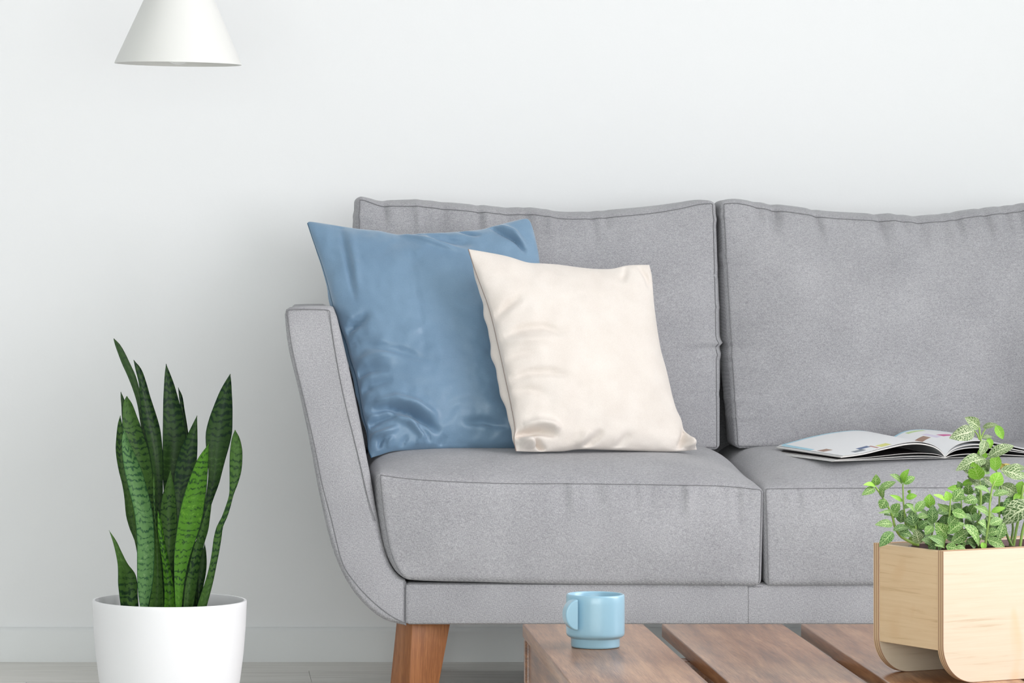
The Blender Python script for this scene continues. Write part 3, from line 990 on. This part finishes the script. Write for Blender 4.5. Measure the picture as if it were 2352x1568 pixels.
# ------------------------------------------------------------------ nerve plants in brown pots inside the planter
def veined(name, dark, mid, vein, density=1.0, amount=1.0):
    mm = M(name, rough=0.5, spec=0.22)
    tc = mm.n('ShaderNodeTexCoord')
    u, v, _ = mm.sep(tc.outputs['UV'])
    au = mm.math('ABSOLUTE', u)
    wob = mm.noise(tc.outputs['UV'], 6, 2)
    # midrib
    mid_l = mm.math('SUBTRACT', 1.0, mm.math('MULTIPLY', au, 12.0), cl=True)
    # side veins sweeping to the tip
    s = mm.math('SUBTRACT', mm.math('MULTIPLY', v, 6.5*density), mm.math('MULTIPLY', au, 2.2))
    s = mm.math('ADD', s, mm.math('MULTIPLY', wob, 0.5))
    tri = mm.math('ABSOLUTE', mm.math('SUBTRACT', mm.math('FRACT', s), 0.5))
    side = mm.math('SUBTRACT', 1.0, mm.math('MULTIPLY', tri, 8.0), cl=True)
    # net of cross veins
    vo = mm.n('ShaderNodeTexVoronoi', feature='DISTANCE_TO_EDGE')
    vo.inputs['Scale'].default_value = 1.0
    cmb = mm.n('ShaderNodeCombineXYZ')
    mm.l(mm.math('MULTIPLY', u, 3.6*density), cmb.inputs[0]); mm.l(mm.math('MULTIPLY', s, 1.0), cmb.inputs[1])
    mm.l(cmb.outputs[0], vo.inputs['Vector'])
    net = mm.math('SUBTRACT', 1.0, mm.math('MULTIPLY', vo.outputs['Distance'], 13.0), cl=True)
    a = mm.math('MAXIMUM', mid_l, mm.math('MAXIMUM', mm.math('MULTIPLY', side, 0.9), mm.math('MULTIPLY', net, 0.85)))
    info = mm.n('ShaderNodeObjectInfo')
    base = mm.mix(info.outputs['Random'], dark, mid)
    mm.col(mm.mix(mm.math('MULTIPLY', mm.math('SMOOTHSTEP', 0.15, 0.75, a) if False else a, amount), base, vein))
    mm.b.inputs['Subsurface Weight'].default_value = 0.0
    mm.b.inputs['Transmission Weight'].default_value = 0.0
    return mm.m
LV = {
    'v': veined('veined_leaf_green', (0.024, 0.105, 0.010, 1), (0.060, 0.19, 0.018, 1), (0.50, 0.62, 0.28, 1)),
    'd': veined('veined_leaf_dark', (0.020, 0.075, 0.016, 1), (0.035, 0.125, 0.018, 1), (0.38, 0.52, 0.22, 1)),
    'b': veined('veined_leaf_bright', (0.14, 0.35, 0.022, 1), (0.21, 0.45, 0.04, 1), (0.48, 0.66, 0.20, 1), 1.0, 0.65),
    'p': veined('veined_leaf_pale', (0.035, 0.080, 0.016, 1), (0.060, 0.125, 0.026, 1), (0.60, 0.66, 0.42, 1), 1.05, 0.9),
    'y': veined('yellowing_leaf', (0.30, 0.27, 0.05, 1), (0.36, 0.22, 0.07, 1), (0.5, 0.48, 0.2, 1), 1.0, 0.4),
}
STEM = M('pale_green_stem', (0.22, 0.34, 0.075, 1), 0.5, 0.3).m
STEM_D = M('olive_green_stem', (0.15, 0.24, 0.06, 1), 0.5, 0.3).m

lrng = random.Random(21)
def leaf(parent, base, tip, wid, kind, bend=None, tilt=None):
    """oval pointed leaf from base to tip, a shallow V across and an arch along it"""
    base = Vector(base); tip = Vector(tip)
    ax = tip - base; L = ax.length; ax.normalize()
    view = Vector((-0.18, -1.0, 0.35)).normalized()
    view = (view + Vector((lrng.uniform(-0.35, 0.35), 0, lrng.uniform(-0.2, 0.45)))).normalized()
    if tilt is not None: view = Vector(tilt).normalized()
    nrm = view - ax*view.dot(ax)
    if nrm.length < 1e-3: nrm = Vector((0, 0, 1))
    nrm.normalize()
    sd = ax.cross(nrm).normalized()
    bend = bend if bend is not None else lrng.uniform(0.06, 0.16)
    nl, nw = 9, 3
    V = []; UV = []; Fc = []
    for j in range(nl+1):
        t = j/nl
        wv_ = (math.sin(math.pi*min(1.0, t**0.80)))**0.75 * wid/2 * (1.0 if t < 0.97 else 0.6)
        if j == 0: wv_ = wid*0.04
        if j == nl: wv_ = wid*0.02
        c = base + ax*(L*t) + nrm*(bend*L*math.sin(math.pi*t)*0.9) 
        for i in range(-nw, nw+1):
            s = i/nw
            cup = 0.20*wid*(abs(s)**1.4)*0.5 - 0.010*wid*(1-abs(s))
            rip = 0.02*wid*math.sin(t*22)*abs(s)
            V.append(c + sd*(wv_*s) + nrm*(cup*(wv_/(wid/2+1e-9)) + rip))
            UV.append((s, t*L/max(wid, 1e-6)*0.75))
    W = 2*nw+1
    for j in range(nl):
        for i in range(W-1):
            Fc.append((j*W+i, j*W+i+1, (j+1)*W+i+1, (j+1)*W+i))
    return build('leaf', V, Fc, LV[kind], parent, uvs=UV)

zz = lambda x, y: (1960 + x/4.612, 940 + y/4.612)
def zleaf(parent, a, b, wz, kind, vd, **kw):
    dv = lrng.uniform(-0.012, 0.006)
    p = pv(*zz(*a), vd); q = pv(*zz(*b), vd + dv)
    return leaf(parent, p, q, 1.06*wz/4.612/1840, kind, **kw)
def zstem(parent, pts, vd, r0=0.0016, r1=0.0011, mat=None):
    q = poly_at([tuple(pv(*zz(x, y), vd)) for x, y in pts], 24)
    n = len(q)
    build('stem', *tube_data(q, [0.82*lerp(r0, r1, k/(n-1)) for k in range(n)], 7), mat or STEM, parent)

def nursery_pot(parent, cxl, cyl, rx, ry, ztop):
    prof = [(0.80, -0.080), (0.98, -0.004), (1.0, -0.004), (1.0, 0.0), (0.95, 0.0), (0.93, -0.010), (0.93, -0.02)]
    V = []; Fc = []; seg = 48
    for (r, z) in prof:
        for k in range(seg):
            th = 2*math.pi*k/seg
            V.append(ploc(cxl + rx*r*math.cos(th), cyl + ry*r*math.sin(th), ztop + z))
    for i in range(len(prof)-1):
        for k in range(seg):
            k2 = (k+1) % seg
            Fc.append((i*seg+k, i*seg+k2, (i+1)*seg+k2, (i+1)*seg+k))
    Fc.append(tuple(reversed(range(seg))))
    build('nursery_pot', V, Fc, NPOT, parent, auto=math.radians(50))
    V = [ploc(cxl, cyl, ztop - 0.010)]; Fc = []
    for rr in (0.45, 0.935):
        for k in range(seg):
            th = 2*math.pi*k/seg
            V.append(ploc(cxl + rx*rr*math.cos(th), cyl + ry*rr*math.sin(th), ztop - 0.012 + 0.003*math.sin(k*2.3)))
    for k in range(seg):
        k2 = (k+1) % seg
        Fc.append((0, 1+k, 1+k2)); Fc.append((1+k, 1+seg+k, 1+seg+k2, 1+k2))
    build('soil', V, Fc, SOIL, parent)

c1 = ploc(0.075, 0.071, 0.052)
n1 = thing('potted_nerve_plant', 'small bushy nerve plant with white veined green leaves at the planter\'s left end', 'plant', c1)
nursery_pot(n1, 0.072, 0.071, 0.056, 0.056, 0.163)
c2 = ploc(0.205, 0.071, 0.052)
n2 = thing('potted_nerve_plant', 'taller nerve plant with large pale veined leaves rising at the planter\'s right', 'plant', c2)
nursery_pot(n2, 0.205, 0.071, 0.072, 0.057, 0.163)

# stems of the small plant
zstem(n1, [(690,1440),(600,1400),(500,1340),(440,1240),(420,1150),(375,1040),(310,930),(235,820)], 0.075, 0.0026, 0.0014, STEM)
zstem(n1, [(640,1440),(560,1240),(545,1120),(530,960),(525,790)], 0.085, 0.0018, 0.0012)
zstem(n1, [(690,1440),(660,1250),(652,1070)], 0.060, 0.0016, 0.001)
zstem(n1, [(800,1450),(845,1250),(830,1120),(805,1010)], 0.080, 0.0016, 0.001)
zstem(n1, [(955,1470),(970,1340),(1010,1200),(1020,1080),(1030,950)], 0.045, 0.0019, 0.0012)
zstem(n1, [(1395,1470),(1410,1330),(1440,1150),(1445,1000),(1470,830),(1500,760)], 0.040, 0.0021, 0.0014)
zstem(n1, [(1160,1450),(1150,1120),(1140,900)], 0.090, 0.0016, 0.001)
P1 = [
 # a, b, width, kind, depth
 ((232,805),(240,685),95,'v',.075), ((235,815),(105,800),62,'b',.072), ((228,835),(88,908),82,'v',.070), ((270,865),(450,765),92,'v',.080),
 ((305,935),(330,815),78,'v',.074), ((345,955),(285,1050),112,'v',.066), ((425,1095),(490,995),110,'v',.072), ((405,1080),(262,1098),42,'v',.075),
 ((415,1215),(228,1222),92,'v',.062), ((425,1145),(325,1120),92,'d',.080), ((420,1285),(610,1262),92,'d',.060), ((420,1300),(275,1455),115,'d',.045),
 ((480,1300),(625,1340),100,'d',.062), ((420,1150),(440,1060),90,'v',.085),
 ((520,785),(385,690),88,'v',.085), ((520,775),(592,632),85,'b',.086), ((530,790),(652,715),88,'v',.083), ((560,940),(675,912),70,'b',.083), ((600,900),(608,850),50,'b',.086), ((522,972),(385,905),48,'b',.088),
 ((530,1040),(640,1010),60,'v',.080), ((500,1200),(520,1060),110,'d',.090),
 ((650,1095),(555,1005),66,'v',.060), ((662,1085),(755,968),95,'v',.064), ((650,1235),(618,1075),125,'d',.055), ((680,1145),(800,1125),82,'v',.058), ((690,1250),(790,1185),90,'d',.060), ((640,1250),(560,1160),90,'d',.07),
 ((800,1045),(812,895),120,'b',.082), ((832,1215),(842,1005),112,'d',.060), ((885,1100),(1030,1080),105,'d',.070), ((840,1240),(760,1330),95,'v',.050), ((700,1420),(660,1265),120,'p',.045),
 ((1012,965),(980,865),95,'b',.046), ((1050,975),(1165,845),120,'v',.050), ((985,965),(845,905),60,'b',.047), ((1012,1065),(890,995),74,'v',.046), ((1045,1085),(1205,1140),110,'v',.040),
 ((1010,1225),(1115,1125),112,'v',.040), ((970,1320),(865,1195),150,'v',.036), ((1000,1320),(1175,1205),130,'v',.036), ((1040,1410),(1215,1290),125,'v',.034), ((960,1420),(790,1345),100,'d',.034),
 ((980,1450),(1110,1480),100,'v',.026), ((960,1460),(860,1440),80,'v',.026), ((940,1400),(930,1260),110,'v',.038), ((1080,1470),(1190,1480),70,'v',.026), ((820,1420),(720,1380),90,'d',.035),
 ((1330,1430),(1165,1225),175,'v',.034), ((1300,1430),(1210,1390),110,'d',.03),
 ((1445,885),(1275,825),75,'v',.040), ((1480,915),(1650,875),86,'v',.040), ((1432,1095),(1280,1025),78,'v',.040), ((1460,1085),(1612,1040),62,'b',.040), ((1450,1215),(1580,1165),98,'v',.038), ((1405,1245),(1320,1195),105,'v',.036),
 ((1420,1375),(1605,1465),105,'v',.028), ((1385,1480),(1365,1405),66,'b',.026), ((1410,1330),(1320,1260),90,'d',.040), ((1430,1310),(1540,1290),95,'v',.034), ((1540,1370),(1600,1200),110,'v',.034),
 ((1222,905),(1220,785),112,'v',.085), ((1150,865),(995,835),92,'b',.090), ((1150,800),(1275,765),74,'b',.092), ((1310,950),(1165,985),118,'v',.070), ((1200,930),(1100,960),80,'v',.075), ((1130,850),(1100,760),80,'d',.092),
 ((1240,1090),(1300,1000),100,'v',.080), ((1130,1060),(1060,1000),90,'d',.085),
]
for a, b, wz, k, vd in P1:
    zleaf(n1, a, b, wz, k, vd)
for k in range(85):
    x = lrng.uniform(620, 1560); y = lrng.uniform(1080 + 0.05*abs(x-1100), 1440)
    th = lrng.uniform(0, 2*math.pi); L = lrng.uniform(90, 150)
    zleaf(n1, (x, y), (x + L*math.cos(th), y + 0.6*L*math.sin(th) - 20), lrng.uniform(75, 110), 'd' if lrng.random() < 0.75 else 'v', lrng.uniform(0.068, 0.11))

zstem(n2, [(1330,1480),(1320,1200),(1350,950),(1335,720),(1370,560),(1385,420),(1345,310),(1335,190)], 0.085, 0.0022, 0.0015)
zstem(n2, [(1275,222),(1310,260),(1335,320)], 0.085, 0.001, 0.0012)
zstem(n2, [(1400,205),(1370,260),(1345,320)], 0.085, 0.001, 0.0012)
zstem(n2, [(1560,1480),(1545,1000),(1560,800),(1510,640)], 0.095, 0.0018, 0.0013)
zstem(n2, [(1700,1480),(1640,1360),(1600,1230)], 0.070, 0.0024, 0.002, STEM_D)
zstem(n2, [(1690,1480),(1720,1300),(1760,1100),(1800,800)], 0.075, 0.0024, 0.0018, STEM)
zstem(n2, [(1760,1480),(1800,1250),(1850,1100)], 0.065, 0.0024, 0.002, STEM)
zstem(n2, [(1650,1480),(1690,1250),(1640,1000)], 0.085, 0.002, 0.0016, STEM_D)
P2 = [
 ((1278,225),(1015,305),165,'p',.080), ((1335,195),(1180,85),125,'p',.085), ((1370,192),(1530,160),64,'p',.085), ((1510,168),(1585,315),92,'b',.083), ((1350,305),(1475,290),52,'p',.088),
 ((1420,300),(1455,415),80,'b',.088), ((1400,325),(1345,490),105,'p',.080), ((1425,510),(1700,385),125,'p',.078), ((1400,520),(1085,650),165,'p',.076), ((1395,525),(1325,430),112,'b',.078),
 ((1335,740),(1265,555),165,'b',.066), ((1500,650),(1510,465),125,'b',.086), ((1400,660),(1440,520),100,'p',.078), ((1330,740),(1135,615),140,'p',.084), ((1340,810),(1205,705),125,'p',.080), ((1430,640),(1330,680),90,'v',.08),
 ((1480,805),(1560,665),150,'b',.060), ((1560,640),(1815,730),170,'p',.080), ((1620,660),(1830,620),110,'p',.090), ((1560,800),(1730,895),140,'p',.084), ((1555,640),(1670,585),70,'y',.095), ((1600,620),(1560,570),50,'y',.096),
 ((1480,800),(1370,720),100,'p',.070), ((1490,790),(1530,860),80,'v',.066),
 ((1920,1010),(1580,1225),265,'p',.055), ((1760,930),(1580,1130),165,'d',.085), ((1790,760),(1760,905),110,'b',.080), ((1780,900),(1700,990),100,'b',.084), ((1840,750),(1740,700),110,'v',.09),
 ((1380,1000),(1300,900),110,'d',.095), ((1380,900),(1460,980),110,'d',.095), ((1520,1100),(1610,1000),110,'d',.10), ((1350,850),(1270,880),100,'d',.096), ((1420,760),(1360,850),110,'d',.096), ((1640,1010),(1540,1080),120,'d',.098),
 ((1830,700),(1980,600),160,'p',.085), ((1850,800),(2040,820),170,'p',.080), ((1900,950),(2090,1010),200,'p',.070), ((1860,620),(1960,480),150,'b',.09), ((1930,1120),(2120,1230),200,'v',.060), ((1990,900),(2150,800),180,'p',.085),
]
for a, b, wz, k, vd in P2:
    zleaf(n2, a, b, wz, k, vd)
zstem(n2, [(1900,1480),(1930,1200),(1900,950),(1850,740)], 0.075, 0.0024, 0.0018)
zstem(n2, [(1980,1480),(2000,1150),(1990,880)], 0.075, 0.0024, 0.0018)

# ------------------------------------------------------------------ snake plant in a white pot
SPD = 6.79
sc_ = F/SPD
pcx = (389.5-CX)/sc_
prx = 177.5/sc_
pz = H - (1377-CY)/sc_
pot = thing('potted_snake_plant', 'tall snake plant with dark banded leaves in a white pot on the floor', 'plant', (pcx, SPD-WALL, 0))
q = lambda r, z: (r*prx, z)
prof = [(0, 0.002), (0.66*prx, 0.002), (0.69*prx, 0.0), (0.735*prx, 0.004), (0.78*prx, 0.022), (0.85*prx, 0.062), (0.915*prx, 0.105), (0.958*prx, 0.150), (0.985*prx, 0.195), (0.998*prx, pz-0.008), (1.0*prx, pz-0.003), (0.994*prx, pz), (0.965*prx, pz), (0.955*prx, pz-0.004), (0.945*prx, pz-0.03), (0.93*prx, pz-0.06), (0.90*prx, pz-0.09)]
v, f = lathe_data(prof, 120, (pcx, SPD-WALL, 0))
build('pot', v, f, POTM, pot, auto=math.radians(50))
V = [(pcx, SPD-WALL, pz-0.040)]; Fc = []
for rr in (0.5, 0.94):
    for k in range(48):
        th = 2*math.pi*k/48
        V.append((pcx + prx*rr*math.cos(th), SPD-WALL + prx*rr*math.sin(th), pz-0.042+0.004*math.sin(3.1*k)))
for k in range(48):
    k2 = (k+1) % 48
    Fc.append((0, 1+k, 1+k2)); Fc.append((1+k, 49+k, 49+k2, 1+k2))
build('soil', V, Fc, SOIL, pot)

def snake(name, dark, mid, light, band=0.5):
    mm = M(name, rough=0.42, spec=0.16)
    tc = mm.n('ShaderNodeTexCoord')
    u, v, _ = mm.sep(tc.outputs['UV'])
    info = mm.n('ShaderNodeObjectInfo')
    cmb = mm.n('ShaderNodeCombineXYZ')
    mm.l(mm.math('MULTIPLY', u, 1.1), cmb.inputs[0]); mm.l(mm.math('MULTIPLY', v, 45.0), cmb.inputs[1]); mm.l(mm.math('MULTIPLY', info.outputs['Random'], 50), cmb.inputs[2])
    n1_ = mm.noise(cmb.outputs[0], 1.0, 3, 0.6, 0.5)
    cmb2 = mm.n('ShaderNodeCombineXYZ')
    mm.l(mm.math('MULTIPLY', u, 4), cmb2.inputs[0]); mm.l(mm.math('MULTIPLY', v, 170.0), cmb2.inputs[1]); mm.l(mm.math('MULTIPLY', info.outputs['Random'], 80), cmb2.inputs[2])
    n2_ = mm.noise(cmb2.outputs[0], 1.0, 3, 0.65)
    cmb3 = mm.n('ShaderNodeCombineXYZ')
    mm.l(mm.math('MULTIPLY', v, 9.0), cmb3.inputs[0]); mm.l(mm.math('MULTIPLY', info.outputs['Random'], 30), cmb3.inputs[1])
    n3_ = mm.noise(cmb3.outputs[0], 1.0, 2, 0.5)
    ph = mm.math('ADD', mm.math('MULTIPLY', v, 84.0), mm.math('MULTIPLY', n1_, 2.4))
    ph = mm.math('ADD', ph, mm.math('MULTIPLY', mm.math('ABSOLUTE', u), -0.30))
    wv_ = mm.math('SINE', mm.math('MULTIPLY', ph, 6.2832))
    fac = mm.math('ADD', mm.math('MULTIPLY', wv_, 0.085), mm.math('MULTIPLY', n3_, 0.40))
    fac = mm.math('ADD', fac, mm.math('ADD', mm.math('MULTIPLY', n2_, 0.26), 0.17))
    fac = mm.math('ADD', mm.math('MULTIPLY', mm.math('SUBTRACT', fac, 0.5), 1.0), band)
    c = mm.ramp(fac, [(0.40, dark), (0.47, mid), (0.60, mid), (0.70, light)])
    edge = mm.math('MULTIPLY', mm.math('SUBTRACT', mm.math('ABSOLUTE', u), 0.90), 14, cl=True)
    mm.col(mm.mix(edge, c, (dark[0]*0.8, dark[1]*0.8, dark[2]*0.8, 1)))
    mm.bump(n2_, 0.1, 0.001)
    return mm.m
SN = {
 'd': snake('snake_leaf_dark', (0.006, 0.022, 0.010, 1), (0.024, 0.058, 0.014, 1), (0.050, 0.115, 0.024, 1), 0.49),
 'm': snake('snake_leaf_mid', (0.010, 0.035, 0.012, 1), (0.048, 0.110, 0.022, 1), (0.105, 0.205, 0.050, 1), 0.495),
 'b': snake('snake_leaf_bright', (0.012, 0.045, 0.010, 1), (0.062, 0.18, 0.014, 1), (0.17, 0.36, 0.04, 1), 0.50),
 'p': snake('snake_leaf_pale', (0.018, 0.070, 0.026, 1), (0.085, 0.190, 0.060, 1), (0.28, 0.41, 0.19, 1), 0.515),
}
def z1(x, y): return (180 + x/1.893, 740 + y/1.893)
def snake_leaf(tip, rows, kind, off, lean=0.0, cup=0.28, twist=0.0):
    """blade from its soil end to the pointed tip; rows give (height, left, right) down the blade"""
    ys = [tip[1]] + [r[0] for r in rows]
    lt = table([(tip[1], tip[0])] + [(r[0], r[1]) for r in rows])
    rt = table([(tip[1], tip[0])] + [(r[0], r[2]) for r in rows])
    y1_ = rows[-1][0] + 45
    n, nw = 44, 4
    V = []; UV = []; Fc = []
    Lref = (y1_ - tip[1])/1.893/sc_
    for j in range(n+1):
        t = j/n
        y = lerp(tip[1], y1_, t**1.25)
        a, b = lt(y), rt(y)
        if j == 0: b = a + 1.5; a = a - 0.5
        k = clamp((y - tip[1])/(y1_ - tip[1]))
        D = SPD + off + lean*(1-k)**1.3
        for i in range(-nw, nw+1):
            s = i/nw
            X = lerp(a, b, (s+1)/2)
            qx, qy = z1(X, y)
            wpx = (b-a)/1.893/sc_
            p = P(qx, qy, D)
            p.y += cup*wpx*(0.5 - s*s*0.9) + twist*wpx*s
            V.append(p); UV.append((s, (1-k)*Lref))
    W = 2*nw+1
    for j in range(n):
        for i in range(W-1):
            Fc.append((j*W+i, (j+1)*W+i, (j+1)*W+i+1, j*W+i+1))
    build('leaf', V, Fc, SN[kind], pot, uvs=UV)
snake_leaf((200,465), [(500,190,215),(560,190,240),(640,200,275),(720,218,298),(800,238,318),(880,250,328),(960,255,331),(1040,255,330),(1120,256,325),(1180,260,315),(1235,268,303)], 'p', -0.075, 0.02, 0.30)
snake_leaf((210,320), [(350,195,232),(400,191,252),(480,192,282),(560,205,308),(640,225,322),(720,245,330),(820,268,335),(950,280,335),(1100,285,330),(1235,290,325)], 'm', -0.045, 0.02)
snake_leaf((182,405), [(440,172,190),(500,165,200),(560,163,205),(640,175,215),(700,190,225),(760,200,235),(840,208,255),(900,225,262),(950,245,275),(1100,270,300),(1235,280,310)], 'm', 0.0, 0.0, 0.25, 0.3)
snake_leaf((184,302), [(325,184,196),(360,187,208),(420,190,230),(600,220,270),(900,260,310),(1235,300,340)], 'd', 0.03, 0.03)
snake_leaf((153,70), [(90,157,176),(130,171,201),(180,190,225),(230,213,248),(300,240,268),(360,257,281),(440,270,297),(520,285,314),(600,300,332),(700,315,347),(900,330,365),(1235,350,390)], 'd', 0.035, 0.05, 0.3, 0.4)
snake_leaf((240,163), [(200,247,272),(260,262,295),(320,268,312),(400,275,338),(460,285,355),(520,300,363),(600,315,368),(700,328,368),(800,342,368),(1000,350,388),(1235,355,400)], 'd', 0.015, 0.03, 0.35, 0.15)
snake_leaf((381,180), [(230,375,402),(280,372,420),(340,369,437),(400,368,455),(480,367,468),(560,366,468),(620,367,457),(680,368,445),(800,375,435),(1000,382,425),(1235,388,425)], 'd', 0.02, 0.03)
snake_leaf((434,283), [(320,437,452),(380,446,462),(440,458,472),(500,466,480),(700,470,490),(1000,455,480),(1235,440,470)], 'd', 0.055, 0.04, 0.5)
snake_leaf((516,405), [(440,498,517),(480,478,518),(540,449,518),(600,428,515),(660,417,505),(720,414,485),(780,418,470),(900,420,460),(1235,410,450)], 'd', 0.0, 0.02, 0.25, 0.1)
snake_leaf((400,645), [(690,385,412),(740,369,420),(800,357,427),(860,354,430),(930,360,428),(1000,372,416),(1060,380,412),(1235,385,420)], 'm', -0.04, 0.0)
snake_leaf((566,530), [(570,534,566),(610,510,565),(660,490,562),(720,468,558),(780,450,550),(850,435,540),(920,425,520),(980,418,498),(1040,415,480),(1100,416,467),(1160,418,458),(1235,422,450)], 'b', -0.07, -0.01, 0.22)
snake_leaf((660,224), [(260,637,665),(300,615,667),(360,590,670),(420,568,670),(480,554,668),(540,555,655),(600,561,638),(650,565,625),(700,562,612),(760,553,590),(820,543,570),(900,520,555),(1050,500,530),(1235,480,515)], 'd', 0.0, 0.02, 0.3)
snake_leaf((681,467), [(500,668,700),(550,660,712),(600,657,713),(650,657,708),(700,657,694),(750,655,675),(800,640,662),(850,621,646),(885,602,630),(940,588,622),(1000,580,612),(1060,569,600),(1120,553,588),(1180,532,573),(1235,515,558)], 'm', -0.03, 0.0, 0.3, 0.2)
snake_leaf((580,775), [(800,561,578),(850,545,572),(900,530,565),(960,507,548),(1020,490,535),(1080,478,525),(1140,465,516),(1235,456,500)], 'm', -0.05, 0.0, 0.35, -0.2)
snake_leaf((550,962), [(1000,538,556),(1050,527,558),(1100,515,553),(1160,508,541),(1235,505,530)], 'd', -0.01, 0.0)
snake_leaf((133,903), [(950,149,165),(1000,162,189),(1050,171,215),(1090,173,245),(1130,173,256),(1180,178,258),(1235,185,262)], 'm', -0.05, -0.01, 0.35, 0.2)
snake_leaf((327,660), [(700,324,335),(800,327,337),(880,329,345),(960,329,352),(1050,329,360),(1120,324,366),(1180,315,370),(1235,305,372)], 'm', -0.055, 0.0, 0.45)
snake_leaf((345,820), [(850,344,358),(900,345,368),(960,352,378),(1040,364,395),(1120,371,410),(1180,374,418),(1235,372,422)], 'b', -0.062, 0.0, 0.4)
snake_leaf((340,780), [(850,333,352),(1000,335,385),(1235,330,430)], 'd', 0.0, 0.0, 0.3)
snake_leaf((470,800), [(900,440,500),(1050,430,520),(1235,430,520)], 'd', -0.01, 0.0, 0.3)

# ------------------------------------------------------------------ pendant lamp
LD = 7.2
sl = F/LD
lc = P(409, 147.5, LD)
lamp = thing('pendant_lamp', 'white conical pendant lamp hanging over the snake plant', 'lamp', lc)
rr = 146.5/sl
hgt = 0.200
prof = [(rr-0.0006, 0.0), (rr, 0.0004), (rr, 0.0012), (0.0300, hgt-0.004), (0.0285, hgt), (0.010, hgt+0.002), (0.008, hgt+0.03), (0.0035, hgt+0.034)]
inn = [(rr-0.0006, 0.0), (rr-0.0016, 0.0006), (0.0285, hgt-0.006), (0.0, hgt-0.006)]
tiltm = Matrix.Rotation(math.radians(1.05), 3, 'Y') @ Matrix.Rotation(math.radians(0.2), 3, 'X')
def tl(d):
    v, f = d
    return [lc + tiltm @ Vector(p) for p in v], f
build('shade', *tl(lathe_data(prof, 96)), LAMPM, lamp, auto=math.radians(50))
v, f = tl(lathe_data(inn, 96)); build('shade_lining', v, [tuple(reversed(q)) for q in f], LAMPM, lamp, auto=math.radians(50))
bp = [(0.0, -0.0)] + [(0.030*math.sin(a), 0.030*(1-math.cos(a))) for a in [math.pi*k/16*0.75 for k in range(1, 17)]] + [(0.014, 0.072), (0.0135, 0.10), (0.0, 0.10)]
build('bulb', *tl(lathe_data([(r, z - 0.0005) for r, z in bp], 40)), BULBM, lamp)
build('socket', *tl(lathe_data([(0.0, 0.098), (0.018, 0.098), (0.018, hgt-0.008), (0.0, hgt-0.008)], 32)), CORDM, lamp, auto=math.radians(50))
top = lc + tiltm @ Vector((0, 0, hgt+0.030))
build('cord', *tube_data(poly_at([tuple(top), (top.x+0.001, top.y, top.z+0.2), (top.x, top.y, ZC-0.02)], 16), 0.003, 8), CORDM, lamp)
build('ceiling_rose', *lathe_data([(0.0, -0.022), (0.03, -0.022), (0.048, -0.010), (0.050, 0.0), (0.0, 0.0)], 40, (top.x, top.y, ZC)), LAMPM, lamp, auto=math.radians(50))
